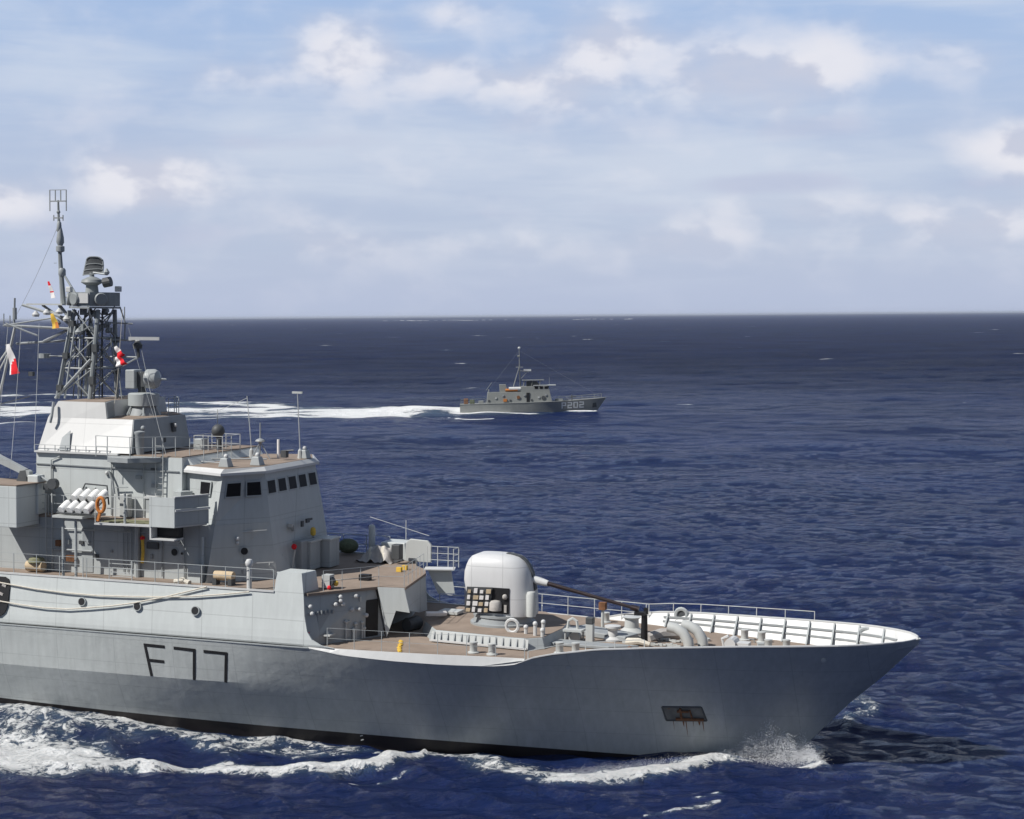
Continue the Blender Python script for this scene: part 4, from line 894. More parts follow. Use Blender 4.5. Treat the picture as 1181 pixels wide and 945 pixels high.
# pole fittings
mb = MB(); mb.lathe((-38.42, 0, 21.5), [(.12, 0), (.19, .1), (.19, .35), (.12, .45)], n=12); mb.build('pole_collar', M['mid'], pole, smooth=True); mb = MB(); mb.lathe((-38.58, 0, 23.75), [(.08, 0), (.14, .1), (.11, .5), (.05, .6)], n=12); mb.build('pole_collar', M['mid'], pole, smooth=True); mb = MB(); mb.lathe((-38.52, 0, 22.75), [(.1, 0), (.22, .05), (.22, .3), (.12, .34), (.2, .5), (.19, .75), (.12, 1.1), (.08, 1.25)], n=12)
mb.build('pole_fitting', M['mid'], pole, smooth=True)
mb = MB(); z0 = 25.35
mb.tube([(-39.13, 0, z0), (-38.15, 0, z0)], .045, 4)
for x in (-39.13, -38.8, -38.48, -38.15): mb.tube([(x, 0, z0 + (-.5 if x in (-39.13, -38.15) else 0)), (x, 0, z0 + .58)], .03, 4)
mb.tube([(-39.13, 0, z0 + .57), (-38.15, 0, z0 + .57)], .025, 4)
mb.tube([(-38.9, 0, 24.5), (-38.35, 0, 24.5)], .05, 4); mb.ball((-38.62, 0, 24.8), .1, 8); mb.tube([(-38.9, 0, 22.2), (-38.75, 0, 22.2)], .02, 4)
for x in (-38.9, -38.35): mb.tube([(x, 0, 24.35), (x, 0, 24.65)], .03, 4)
mb.build('pole_antenna', M['mid'], pole)
MB().tube([(-38.45, 0, 21.8), (-37.6, -.1, 20.7)], .06, 6).build('pole_stay', M['grey'], pole)
# yards and antennas on the left
yd = MB(); yd.prism([(-40.35, -.35), (-37.7, -.35), (-37.7, .35), (-40.35, .35)], 20.05, 20.13); yd.build('pole_platform', M['pale'], ship)
mb = MB()
for a, b, r_ in (((-41.2, -1.0, 19.0), (-37.1, -.6, 18.85), .07), ((-41.3, -1.0, 18.98), (-38.5, -.8, 19.4), .04), ((-41.0, -1.2, 19.1), (-39.3, -.9, 18.5), .05), ((-40.6, -.3, 20.05), (-37.6, -.4, 19.3), .08), ((-39.2, -.5, 18.2), (-37.0, -.6, 19.1), .07), ((-41.2, 0, 18.05), (-37.3, -.3, 18.3), .06), ((-39.6, 0, 20.05), (-37.4, -.4, 18.9), .07), ((-38.6, 0, 20.05), (-37.2, 0, 18.6), .09), ((-37.0, -.9, 17.9), (-37.6, -.9, 17.3), .06)):
    mb.tube([a, b], r_, 6)
mb.build('mast_yard', M['mid'], ship)
mb = MB()
mb.tube([(-40.7, -.9, 19.0), (-40.65, -.9, 20.4)], .05, 6); mb.tube([(-40.95, -.9, 19.0), (-40.95, -.9, 19.5)], .03, 5); mb.lathe((-40.66, -.9, 19.3), [(.11, 0), (.11, .6)], n=8); mb.tube([(-41.25, -1, 18.95), (-41.25, -1, 19.6)], .03, 5)
mb.build('yard_antenna', M['mid'], ship)
for x, y, z in ((-39.6, -.6, 19.45), (-38.2, -.6, 19.6), (-38.4, -.5, 19.05), (-37.7, -.7, 19.25), (-38.95, -.6, 19.55), (-36.8, -1.0, 18.6)):
    MB().lathe((x, y, z), [(.16, 0), (.2, .12), (.05, .3)], n=10).build('yard_light', M['white'] if z > 19.2 else M['mid'], ship, smooth=True)
mb = MB(); mb.tube([(-39.5, 0, 17.45), (-35.6, -.6, 17.45)], .035, 5); mb.lathe((-39.5, 0, 17.45), [(.3, -.12), (.3, .12)], n=10); mb.tube([(-36.2, .5, 17.45), (-33.95, 0, 17.48)], .045, 5); mb.tube([(-33.95, 0, 17.48), (-35.7, 0, 16.6)], .045, 5); mb.build('signal_yard', M['mid'], ship)
MB().cbox((-40.3, 0, 16.5), (.25, .2, .22)).build('halyard_block', M['dark'], ship)
mb = MB(); mb.tube([(-33.95, 0, 17.48), (-34.0, 0, 18.3)], .09, 8); mb.lathe((-34.0, 0, 17.9), [(.22, 0), (.26, .2), (.1, .4)], n=10); nr_ = mb.build('navigation_radar', M['dark'], ship, smooth=True)
MB().cbox((-33.5, -.2, 18.42), (1.55, .14, .16), .3).build('radar_bar', M['white'], nr_)
mb = MB(); mb.tube([(-36.0, .4, 19.2), (-34.4, .2, 19.15)], .04, 5); mb.tube([(-36.0, .3, 18.35), (-34.0, .2, 18.3)], .05, 5); mb.tube([(-35.2, .3, 20.0), (-34.9, .3, 19.2), (-35.0, .4, 18.3)], .04, 5); mb.tube([(-34.75, 0, 19.2), (-34.75, 0, 20.0)], .03, 5); mb.build('mast_yard', M['mid'], ship)
# left-hand ensign gaff
gf = MB().tube([(-41.05, -.3, 19.0), (-41.6, -.2, 17.2), (-42.4, 0, 14.9)], .07, 6).build('ensign_staff', M['pale'], ship)
MB().tube([(-41.3, -.2, 18.1), (-42.9, 0, 16.3)], .05, 5).build('staff_stay', M['pale'], gf); MB().tube([(-41.35, -.2, 17.9), (-42.9, 0, 15.6)], .045, 5).build('staff_stay', M['pale'], gf)
mb = MB(); mb.tube([(-42.6, 0, 14.8), (-40.2, -.3, 15.35)], .03, 4); mb.build('halyard', M['dark'], ship)

for a, b in (((-41.0, -1.0, 19.0), (-39.5, -4.4, 11.6)), ((-40.2, -1.0, 19.0), (-38.4, -4.6, 11.6)), ((-39.2, -.9, 19.1), (-37.4, -4.0, 13.0)), ((-38.5, 0, 24.4), (-41.6, 0, 18.9)), ((-34.6, 0, 19.2), (-31.2, -2.0, 12.9)), ((-34.0, .2, 18.3), (-30.6, -3.0, 12.9))):
    pts = [Vector(a).lerp(Vector(b), k / 8) - Vector((0, 0, .25 * math.sin(math.pi * k / 8))) for k in range(9)]
    MB().tube(pts, .010, 4).build('rigging_wire', M['mid'], ship)
# small fittings scattered over the superstructure walls
for k in range(34):
    w_ = k % 4
    if w_ == 0: p_, d3 = (rng.uniform(-36.5, -30.6), -4.02, rng.uniform(10.9, 12.3)), (rng.uniform(.08, .3), .12, rng.uniform(.08, .25))
    elif w_ == 1: p_, d3 = (rng.uniform(-37, -28.2), -5.04, rng.uniform(8.0, 9.5)), (rng.uniform(.08, .3), .12, rng.uniform(.08, .3))
    elif w_ == 2:
        t_ = rng.uniform(.1, .95); p_, d3 = (-27.0 + 2.4 * t_ - .12, -5.5 + 2.55 * t_ - .06 + .04, rng.uniform(7.5, 9.4)), (rng.uniform(.06, .18), .14, rng.uniform(.06, .2))
        p_ = (p_[0] - (p_[2] - 7.2) * .1, p_[1] + (p_[2] - 7.2) * .09, p_[2])
    else: p_, d3 = (-24.75 - .14 * (rng.random()), rng.uniform(-2.4, 2.4), rng.uniform(7.9, 9.6)), (.25, rng.uniform(.06, .25), rng.uniform(.06, .25))
    MB().cbox(p_, d3).build('wall_fitting', M[('mid', 'pale', 'dark', 'grey')[rng.randrange(4)]], ship)
for x in (-36.4, -33.0, -31.2):
    MB().tube([(x, -4.05, 9.95), (x, -4.03, 12.5), (x + .5, -4.03, 12.7)], .03, 5).build('wall_pipe', M['grey'], ship)
for x, z in ((-29.6, 7.3), (-28.4, 7.3)):
    MB().tube([(x, -5.06, z), (x, -5.04, z + 2.3)], .03, 5).build('wall_pipe', M['mid'], ship)
MB().tube([(-37.5, -5.08, 9.3), (-29.0, -5.06, 9.35)], .035, 5).build('wall_pipe', M['grey'], ship)
# crowded little things on the foredeck: eye plates, deck vents, cleats
for k in range(26):
    x = rng.uniform(-10.6, 1.6); y = rng.uniform(-.8, .8) * max(.3, half(x, 4.9) - .7)
    if abs(y) < .35 and x < -6.5: continue
    if k % 3 == 0: MB().lathe((x, y, ZD), [(.14, 0), (.14, .12), (.05, .16)], n=10).build('deck_plug', M[('pale', 'mid', 'rust')[k % 9 // 3]], ship)
    elif k % 3 == 1: MB().tube([(x - .12, y, ZD), (x - .1, y, ZD + .16), (x + .1, y, ZD + .16), (x + .12, y, ZD)], .03, 5).build('eye_plate', M['mid'], ship)
    else: MB().cbox((x, y, ZD + .08), (rng.uniform(.15, .5), rng.uniform(.12, .3), .15), rng.uniform(0, 3)).build('deck_box', M[('grey', 'pale', 'dark')[k % 9 // 3]], ship)

# ------------------------------------------------------------------ flags
def flag(p0, du, dv, w, h, split, mats, label, waves=2.0, amp=.08, name='flag'):
    p0 = Vector(p0); du = Vector(du); dv = Vector(dv); nn = du.cross(dv).normalized(); mb = MB(); nx, ny = 12, 6
    def P(i, j, o):
        u, v = i / nx, j / ny; return p0 + du * w * u + dv * h * v * (.45 + .75 * u) + nn * (amp * u ** .6 * math.sin(waves * 6.28 * u + v * 1.6) + o) + dv * (-.12 * h * u * u)
    for i in range(nx):
        for j in range(ny):
            mi = split(i / nx, j / ny)
            mb.face([P(i, j, 0), P(i + 1, j, 0), P(i + 1, j + 1, 0), P(i, j + 1, 0)], mi)
            mb.face([P(i, j, .012), P(i + 1, j, .012), P(i + 1, j + 1, .012), P(i, j + 1, .012)], mi)
    o = mb.build(name, mats, None, smooth=True); o.matrix_world = SHIP_M
    return tag(o, label, 'flag')
RW = [M['cloth_white'], M['red']]
flag((-41.6, -.35, 18.0), (.22, 0, -1), (.95, -.1, .16), 1.55, .55, lambda u, v: 1 if (u > .38 + .25 * (1 - v) and v > .12) else 0, RW, 'red flag with a white hoist drooping from the staff at the left edge', 1.2, .08)
flag((-34.35, -1.6, 18.0), (.45, 0, -.9), (.85, -.2, .4), .62, .42, lambda u, v: 1 if u > .45 else 0, RW, 'small white and red signal flag, upper of the two right of the mast', 1.4, .06)
flag((-34.3, -1.6, 17.5), (.3, 0, -.95), (.95, -.2, .25), .5, .62, lambda u, v: 1 if v > .35 else 0, RW, 'small red and white signal flag, lower of the two right of the mast', 1.4, .06)
flag((-38.25, -1.3, 19.62), (.2, 0, -1), (.9, 0, .1), .75, .42, lambda u, v: 1 if u > .5 and v > .4 else 0, [M['yellow'], M['orange']], 'small yellow and orange flag hanging under the mast yard', 1.0, .05)
flag((-38.75, -.8, 21.25), (.28, 0, -1), (.9, 0, .1), .85, .26, lambda u, v: 1 if (u < .2 or .5 < u < .62) else 0, RW, 'narrow white pennant with red ends beside the pole mast', 1.0, .03)
MB().tube([(-33.9, -1.55, 19.9), (-34.2, -1.6, 16.0), (-34.4, -1.7, 14.6)], .012, 4).build('halyard', M['rope'], ship)

# ------------------------------------------------------------------ bridge roof fittings
ZR = 12.5
mb = MB(); mb.prism([(-30.6, -.3), (-29.0, -.3), (-29.0, 1.5), (-30.6, 1.5)], ZR + .12, ZR + .2)
mb.build('sight_platform', M['mid'], ship)
railing([(-30.6, -.3, ZR + .2), (-29.0, -.3, ZR + .2), (-29.0, 1.5, ZR + .2), (-30.6, 1.5, ZR + .2), (-30.6, -.3, ZR + .2)], .95, rails=(1.0, .5), every=.8, m=M['pale'])
MB().box(-30.9, -30.4, .2, .8, ZR, ZR + .95).build('roof_locker', M['grey'], ship, bevel=.04)
mb = MB(); mb.tube([(-29.7, .6, ZR + .2), (-29.7, .6, ZR + 1.1)], .14, 8); mb.ball((-29.75, .6, ZR + 1.35), .34, 12); mb.build('optical_sight', M['dark'], ship, smooth=True)
def whip(x, y, h, lean, top=None):
    mb = MB(); mb.lathe((x, y, ZR), [(.12, 0), (.1, .4), (.03, .5)], n=8); mb.tube([(x, y, ZR + .4), (x - lean * .4, y, ZR + h * .5), (x - lean, y, ZR + h)], .022, 5)
    if top: mb.cbox((x - lean, y, ZR + h), (.55, .1, .1))
    return mb.build('whip_antenna', M['pale'], ship)
whip(-28.2, 1.2, 3.1, .25); whip(-25.9, 2.0, 3.3, .15, True); whip(-30.9, 2.6, 2.3, .0)
mb = MB(); c = (-27.6, 1.0)
for a in (0, 2.1, 4.2): mb.tube([(c[0] + .55 * math.cos(a), c[1] + .55 * math.sin(a), ZR), (c[0], c[1], ZR + .85)], .03, 5)
mb.lathe((c[0], c[1], ZR + .8), [(.05, 0), (.26, .08), (.2, .16), (.04, .22), (.03, 1.0)], n=12); mb.build('wind_vane', M['mid'], ship)
MB().tube([(-26.9, 1.6, ZR), (-26.9, 1.6, ZR + .95)], .07, 8).build('roof_post', M['cloth_white'], ship)
for x, y in ((-26.9, -3.75), (-26.0, -2.3), (-25.75, 2.2)):
    MB().prism([(x - .3, y - .25), (x + .25, y - .25), (x + .25, y + .3), (x - .3, y + .3)], ZR, ZR + .42, 0, [(x - .2, y - .2), (x + .15, y - .2), (x + .15, y + .2), (x - .2, y + .2)]).build('searchlight', M['grey'], ship, bevel=.03)
    MB().ball((x, y, ZR + .5), .12, 8).build('light_dome', M['white'], ship, smooth=True)
mb = MB(); mb.cbox((-26.2, .9, ZR + .3), (.3, .3, .35)); mb.tube([(-26.2, .9, ZR + .45), (-25.7, .9, ZR + .5)], .04, 5); mb.build('pelorus', M['dark'], ship)
mb = MB(); mb.tube([(-29.4, -1.6, ZR + .15), (-26.4, -.6, ZR + .15)], .04, 5); mb.tube([(-29.0, -2.6, ZR + .1), (-27.2, -3.0, ZR + .1)], .03, 5); mb.build('roof_pipe', M['mid'], ship)
# long wires
mb = MB(); mb.tube([(-28.45, 1.2, 15.5), (-30.9, 2.6, 14.7)], .012, 4); mb.tube([(-24.0, 6.3, 9.2), (-20.0, 4.7, 8.6)], .012, 4); mb.build('aerial_wire', M['pale'], ship)
mb = MB()
for x, y in ((-22.0, 6.4),): mb.tube([(x, y, Z1), (x, y, Z1 + 1.9)], .02, 4)
mb.build('jack_rod', M['pale'], ship)

# ------------------------------------------------------------------ patrol boat (stern at x=0, bow at x=30)
pb = empty('patrol_boat', (-10.6, 371.4, 0)); pb.rotation_euler = (R(-1.0), R(-.6), R(1.5))
tag(pb, 'small grey patrol boat with P202 on its bow trailing a long white wake', 'patrol boat')
PBX = [0, 2, 6, 12, 18, 22, 25, 27.5, 29, 29.9]
PBD = [2.6, 2.8, 3.0, 3.05, 2.95, 2.5, 1.8, 1.0, .45, .03]; PBW = [2.4, 2.55, 2.7, 2.65, 2.2, 1.5, .85, .3, .05, .02]
PZ = [2.05, 2.1, 2.15, 2.2, 2.3, 2.4, 2.55, 2.7, 2.8, 2.85]
def pb_pt(i, t):
    zb = -.4; z = zb + (PZ[i] - zb) * t; xb = min(PBX[i], 27.6) if PBX[i] > 25 else PBX[i]
    x = xb + (PBX[i] - xb) * t; return x, PBW[i] + (PBD[i] - PBW[i]) * t ** 1.2, z
mb = MB()
for sg in (-1, 1):
    for i in range(len(PBX) - 1):
        for k in range(5):
            t0, t1 = k / 5, (k + 1) / 5; q = [pb_pt(i, t0), pb_pt(i + 1, t0), pb_pt(i + 1, t1), pb_pt(i, t1)]
            mb.face([(x, sg * y, z) for x, y, z in q])
a, b = pb_pt(0, 0), pb_pt(0, 1); mb.face([(0, -a[1], a[2]), (0, a[1], a[2]), (0, b[1], b[2]), (0, -b[1], b[2])])
mb.build('hull', M['boat'], pb, smooth=True)
mb = MB()
for i in range(len(PBX) - 1):
    mb.face([(PBX[i], -PBD[i] + .02, PZ[i] - .06), (PBX[i + 1], -PBD[i + 1] + .02, PZ[i + 1] - .06), (PBX[i + 1], PBD[i + 1] - .02, PZ[i + 1] - .06), (PBX[i], PBD[i] - .02, PZ[i] - .06)])
mb.build('deck', M['mid'], pb)
mb = MB()
for sg in (-1, 1): mb.tube([(PBX[i], sg * PBD[i], PZ[i]) for i in range(len(PBX))], .07, 5)
mb.build('gunwale', M['boat2'], pb)
def bbox(name, x0, x1, w, z0, z1, m, fr=0.0, ar=0.0, wt=None):
    wt = wt or w
    return MB().prism([(x0, -w), (x1, -w), (x1, w), (x0, w)], z0, z1, 0, [(x0 + ar, -wt), (x1 - fr, -wt), (x1 - fr, wt), (x0 + ar, wt)]).build(name, m, pb, bevel=.04)
dk = bbox('deckhouse', 5.4, 18.8, 2.1, 2.1, 4.4, M['boat2'], .5, .3, 1.95)
bbox('engine_intake', 5.9, 8.3, 1.6, 3.3, 4.42, M['dark'], 0, .2)
bbox('aft_screen', 5.6, 5.9, 1.8, 2.2, 4.9, M['boat2'], 0, .4)
bbox('funnel', 8.2, 9.9, 1.2, 4.2, 5.95, M['boat2'], .5, -.1)
wh = bbox('wheelhouse', 12.4, 18.4, 1.95, 4.3, 5.5, M['boat2'], .5, .1)
MB().prism([(15.0, -2.1), (19.6, -1.7), (19.6, 1.7), (15.0, 2.1)], 5.55, 5.72).build('wheelhouse_roof', M['pale'], pb)
for x in (15.6, 16.6, 17.6): MB().box(x - .35, x + .35, -2.0, -1.9, 4.95, 5.45).build('window', M['glass'], wh)
for y in (-1.2, -.4, .4, 1.2): MB().box(17.9, 18.15, y - .3, y + .3, 4.95, 5.45).build('window', M['glass'], wh)
MB().box(13.55, 14.2, -2.12, -2.0, 2.25, 4.2).build('door', M['black'], dk)
MB().prism([(12.8, -1.9), (17.2, -1.7), (17.2, 1.7), (12.8, 1.9)], 6.65, 6.78).build('bridge_awning', M['boat2'], pb)
mb = MB()
for x in (13.0, 14.6, 16.2): mb.tube([(x, -1.6, 5.5), (x + .3, -1.6, 6.7)], .05, 5); mb.tube([(x, 1.6, 5.5), (x + .3, 1.6, 6.7)], .05, 5)
mb.build('awning_post', M['boat2'], pb)
bbox('flying_bridge', 13.6, 16.4, 1.3, 5.5, 6.5, M['dark'], .6, .1)
mb = MB(); mb.tube([(10.0, -1.6, 5.0), (12.4, -1.6, 5.0)], .42, 10); lr = mb.build('raft_canister', M['white'], pb, smooth=True)
MB().tube([(9.3, -1.7, 4.75), (11.8, -1.7, 4.8)], .3, 8).build('lifejacket_locker', M['orange'], pb, smooth=True)
MB().cbox((9.2, -2.2, 2.75), (.7, .3, .55)).build('hose_locker', M['orange'], pb)
MB().lathe((11.9, -2.12, 3.3), [(.35, 0), (.35, .1)], (0, -1, 0), 12).build('lifebuoy_holder', M['rust'], pb)
MB().lathe((17.0, -2.08, 3.1), [(.42, 0), (.42, .1)], (0, -1, 0), 12).build('side_vent', M['dark'], pb)
mb = MB(); mb.tube([(12.4, 0, 5.4), (12.3, 0, 9.0), (12.3, 0, 13.3)], .13, 6, r2=.06); mb.tube([(12.4, 0, 8.7), (14.2, 0, 8.4)], .06, 5); mb.tube([(11.9, 0, 11.6), (12.4, 0, 11.6)], .2, 6); mb.tube([(12.5, 0, 7.0), (13.8, 0, 8.3)], .05, 5)
for y in (-.9, .9): mb.tube([(11.0, y, 5.5), (12.3, 0, 9.6)], .07, 5)
mb.tube([(12.3, -1.1, 10.4), (12.3, 1.1, 10.4)], .05, 5); mb.tube([(13.0, -.9, 9.4), (11.6, .9, 9.4)], .06, 5)
pm = mb.build('mast', M['boat2'], pb)
MB().box(9.9, 12.6, -1.5, 1.5, 4.4, 4.9).build('upper_deckhouse', M['boat2'], pb, bevel=.05)
for k in range(9):
    x = 5.9 + 1.45 * k; MB().cbox((x, -2.1 - .02, 2.7 + .5 * (k % 3)), (.35, .12, .35)).build('wall_fitting', M[('dark', 'pale', 'mid')[k % 3]], pb)
MB().tube([(12.3, 0, 12.8), (6.2, 0, 5.2)], .008, 4).build('rigging_wire', M['mid'], pb); MB().tube([(12.3, 0, 12.8), (28.5, 0, 3.2)], .008, 4).build('rigging_wire', M['mid'], pb); MB().cbox((13.9, 0, 8.75), (1.5, .4, .4)).build('radar_bar', M['white'], pm); MB().ball((12.3, 0, 13.3), .28, 8).build('mast_lamp', M['white'], pm)
MB().tube([(5.4, 0, 4.8), (6.6, 0, 6.4)], .05, 5).build('boat_davit', M['boat2'], pb)
MB().tube([(18.4, 1.0, 5.7), (18.4, 1.0, 7.2)], .03, 5).build('whip_antenna', M['boat2'], pb)
MB().box(.8, 1.7, -1.2, .2, 2.1, 3.2).build('stern_locker', M['rust'], pb, bevel=.1)
MB().box(2.0, 3.0, -1.2, .5, 2.1, 2.9).build('deck_reel', M['green'], pb, bevel=.1)
MB().box(3.8, 4.8, -1.6, .5, 2.1, 2.7).build('hatch', M['boat2'], pb, bevel=.05)
mb = MB(); mb.tube([(22.9, 0, 2.3), (22.9, 0, 3.6)], .12, 6); mb.tube([(22.4, 0, 3.1), (23.8, 0, 3.2)], .1, 6); mb.build('deck_gun', M['dark'], pb)
MB().box(19.5, 21.0, -.9, .9, 2.3, 2.8).build('fore_hatch', M['boat2'], pb, bevel=.05)
mb = MB()
for sg in (-1, 1):
    pts = [(20.0, sg * 2.6, 2.3), (22, sg * 2.4, 2.35), (25, sg * 1.7, 2.5), (27.5, sg * .95, 2.65), (29, sg * .4, 2.75)]
    for f in (.45, .9): mb.tube([(x, y, z + f) for x, y, z in pts], .03, 4)
    for x, y, z in pts: mb.tube([(x, y, z), (x, y, z + .9)], .03, 4)
    pts = [(0.2, sg * 2.55, 2.05), (2.5, sg * 2.8, 2.1), (5.2, sg * 2.95, 2.15)]
    for f in (.5, .95): mb.tube([(x, y, z + f) for x, y, z in pts], .03, 4)
    for x, y, z in pts: mb.tube([(x, y, z), (x, y, z + .95)], .03, 4)
mb.build('railing', M['boat2'], pb)
def pb_hull(x, z):
    ii = float(np.interp(x, PBX, range(len(PBX)))); i = int(min(ii, len(PBX) - 2)); f = ii - i
    zt = PZ[i] + (PZ[i + 1] - PZ[i]) * f; t = (z + .4) / (zt + .4)
    ya = PBW[i] + (PBD[i] - PBW[i]) * t ** 1.2; yb = PBW[i + 1] + (PBD[i + 1] - PBW[i + 1]) * t ** 1.2
    return Vector((x, -(ya + (yb - ya) * f) - .08, z))
GL = {'P': [((0, 0), (0, 1)), ((0, 1), (1, 1)), ((1, 1), (1, .5)), ((1, .5), (0, .5))], '2': [((0, 1), (1, 1)), ((1, 1), (1, .5)), ((1, .5), (0, .5)), ((0, .5), (0, 0)), ((0, 0), (1, 0))], '0': [((0, 0), (0, 1)), ((0, 1), (1, 1)), ((1, 1), (1, 0)), ((1, 0), (0, 0))]}
for k, chh in enumerate('P202'):
    mb = MB(); x0 = 20.75 + k * 1.22; z0 = .95 + .03 * k
    for a, b in GL[chh]: stroke(mb, (x0 + a[0] * .72, z0 + a[1] * 1.05), (x0 + b[0] * .72, z0 + b[1] * 1.05), .25, pb_hull)
    mb.build('hull_number', M['seafoam'], pb)
mb = MB(); mb.face([pb_hull(27.0, .9), pb_hull(27.9, 1.0), pb_hull(27.8, 1.9), pb_hull(27.1, 1.8)]); mb.build('anchor_pocket', M['dark'], pb)

# ------------------------------------------------------------------ sea
def ocean_patch(N, L, wind, wdir, seed, lmin, lmax, spread=2.0):
    g = np.random.default_rng(seed); k1 = np.fft.fftfreq(N, d=L / N) * 2 * np.pi
    kx, ky = np.meshgrid(k1, k1, indexing='xy'); k = np.sqrt(kx ** 2 + ky ** 2); k[0, 0] = 1e-6
    Lw = wind ** 2 / 9.81; ph = np.exp(-1 / (k * Lw) ** 2) / k ** 4
    c = (kx * math.cos(wdir) + ky * math.sin(wdir)) / k; ph = ph * (0.08 + np.abs(c) ** spread)
    lam = 2 * np.pi / k; ph = ph * (lam > lmin) * (lam < lmax); ph[0, 0] = 0
    h = (g.standard_normal((N, N)) + 1j * g.standard_normal((N, N))) * np.sqrt(ph)
    z = np.fft.ifft2(h).real; sx = np.fft.ifft2(h * -1j * kx / k).real; sy = np.fft.ifft2(h * -1j * ky / k).real
    s_ = z.std(); return z / s_, sx / s_, sy / s_
def samp(P, L, x, y):
    N = P.shape[0]; u = (x / L * N) % N; v = (y / L * N) % N; i = u.astype(int); j = v.astype(int); fu = u - i; fv = v - j
    i1 = (i + 1) % N; j1 = (j + 1) % N; i %= N; j %= N
    return (P[j, i] * (1 - fu) + P[j, i1] * fu) * (1 - fv) + (P[j1, i] * (1 - fu) + P[j1, i1] * fu) * fv
NA, NR = 1150, 1300
ang = np.concatenate([np.linspace(-60, -20, 60)[:-1], np.linspace(-20, 20, NA), np.linspace(20, 60, 60)[1:]]) * math.pi / 180
rr = np.concatenate([np.exp(np.linspace(math.log(25), math.log(58), 60))[:-1], np.exp(np.linspace(math.log(58), math.log(5000), NR - 160)), np.exp(np.linspace(math.log(5000), math.log(60000), 130))[1:]])
AG, RG = np.meshgrid(ang, rr); X = np.sin(AG) * RG; Y = np.cos(AG) * RG
Z = np.zeros_like(X); DX = np.zeros_like(X); DY = np.zeros_like(X); crest = np.zeros_like(X)
wd = R(250)
for (N, L, wind, off, seed, l0, l1, amp, rot, chop) in ((512, 620., 9., 0, 1, 14, 90, .24, .15, 1.0), (512, 171., 6., .2, 2, 4.5, 14, .085, -.4, 1.3), (512, 53., 4., -.12, 3, 1.0, 4.0, .075, .45, 1.3), (512, 17., 3., .1, 4, .3, 1.3, .032, .2, .9)):
    pz, px_, py_ = ocean_patch(N, L, wind, wd + off - rot, seed, l0, l1, 4.0)
    c, s = math.cos(rot), math.sin(rot); u = X * c + Y * s; v = -X * s + Y * c
    fade = np.clip((l0 * 330 - RG) / (l0 * 230), 0, 1) if l0 < 10 else np.clip((5000 - RG) / 4000, 0, 1)
    a = amp * fade; zz = samp(pz, L, u, v); Z += a * zz
    ax, ay = samp(px_, L, u, v), samp(py_, L, u, v); DX += a * chop * (ax * c - ay * s); DY += a * chop * (ax * s + ay * c)
    if l0 > 4: crest += zz * (amp / .3)
# --- foam along poly-lines on the water (world metres)
foam = np.zeros_like(X); bumpz = np.zeros_like(X)
def seg_dist(px, py, a, b):
    vx, vy = b[0] - a[0], b[1] - a[1]; L2 = vx * vx + vy * vy + 1e-9
    t = np.clip(((px - a[0]) * vx + (py - a[1]) * vy) / L2, 0, 1); return np.hypot(px - a[0] - t * vx, py - a[1] - t * vy), t
def warp(x, y, sc_, amp_):
    return (amp_ * (np.sin(x * .9 / sc_ + 1.3 * np.sin(y * .7 / sc_)) + .5 * np.sin(x * 2.3 / sc_ + y * 1.9 / sc_)), amp_ * (np.sin(y * 1.1 / sc_ + 1.7 * np.sin(x * .8 / sc_)) + .5 * np.sin(y * 2.7 / sc_ - x * 1.3 / sc_)))
def foam_line(pts, ws, st, bump=0.0, sc_=1.0, amp_=.25):
    pts = np.array(pts, float); m = max(ws) * 3 + 2
    ok = (X > pts[:, 0].min() - m) & (X < pts[:, 0].max() + m) & (Y > pts[:, 1].min() - m) & (Y < pts[:, 1].max() + m)
    xx, yy = X[ok], Y[ok]; wx, wy = warp(xx, yy, sc_, amp_); xx = xx + wx; yy = yy + wy
    best = np.zeros_like(xx)
    for i in range(len(pts) - 1):
        d, t = seg_dist(xx, yy, pts[i], pts[i + 1]); w = ws[i] + (ws[i + 1] - ws[i]) * t
        best = np.maximum(best, np.exp(-(d / np.maximum(w, 1e-3)) ** 2))
    foam[ok] = np.maximum(foam[ok], best * st); bumpz[ok] = np.maximum(bumpz[ok], best * bump)
# the water piles up along the hull: rise as a function of ship x, fading with distance from the side
cy_, sy2 = math.cos(YAW), math.sin(YAW)
XS = cy_ * (X - SHIP_O.x) - sy2 * (Y - SHIP_O.y); YS = sy2 * (X - SHIP_O.x) + cy_ * (Y - SHIP_O.y)
HB = np.interp(-XS, [p[0] for p in BW], [p[1] for p in BW]); DH = np.abs(YS) - HB
near = (XS > -64) & (XS < 6)
rise = np.interp(XS, [-62, -45, -38, -35, -32.5, -30, -27, -23, -18, -8, -4, 0, 2], [1.5, 1.8, 1.85, 1.8, 1.65, 1.3, 1.0, .6, .2, .15, .25, .2, 0])
bumpz += np.where(near, rise * np.exp(-(np.maximum(DH, 0) / 3.0) ** 2), 0)
def hull_foam(pts, ws, st, bump=0.0, sc_=1.0, amp_=.25):
    global foam, bumpz
    ok = near & (YS < 2) & (DH > -2.5) & (DH < 14); wx, wy = warp(XS[ok], DH[ok], sc_, amp_); xx, yy = XS[ok] + wx, DH[ok] + wy; best = np.zeros_like(xx)
    for i in range(len(pts) - 1):
        d, t = seg_dist(xx, yy, pts[i], pts[i + 1]); w = ws[i] + (ws[i + 1] - ws[i]) * t
        best = np.maximum(best, np.exp(-(d / np.maximum(w, 1e-3)) ** 2))
    foam[ok] = np.maximum(foam[ok], best * st); bumpz[ok] = np.maximum(bumpz[ok], 0) + best * bump
hull_foam([(-60, .4), (-40, .5), (-33, .5), (-29, .5), (-25, .45), (-20, .3)], [1.8, 1.7, 1.3, 1.1, .9, .4], .82, .1, .8, .25)
hull_foam([(-60, 2.6), (-42, 2.4), (-36, 2.0), (-33, 1.6)], [1.6, 1.5, 1.1, .5], .72, .0, 1.1, .35)
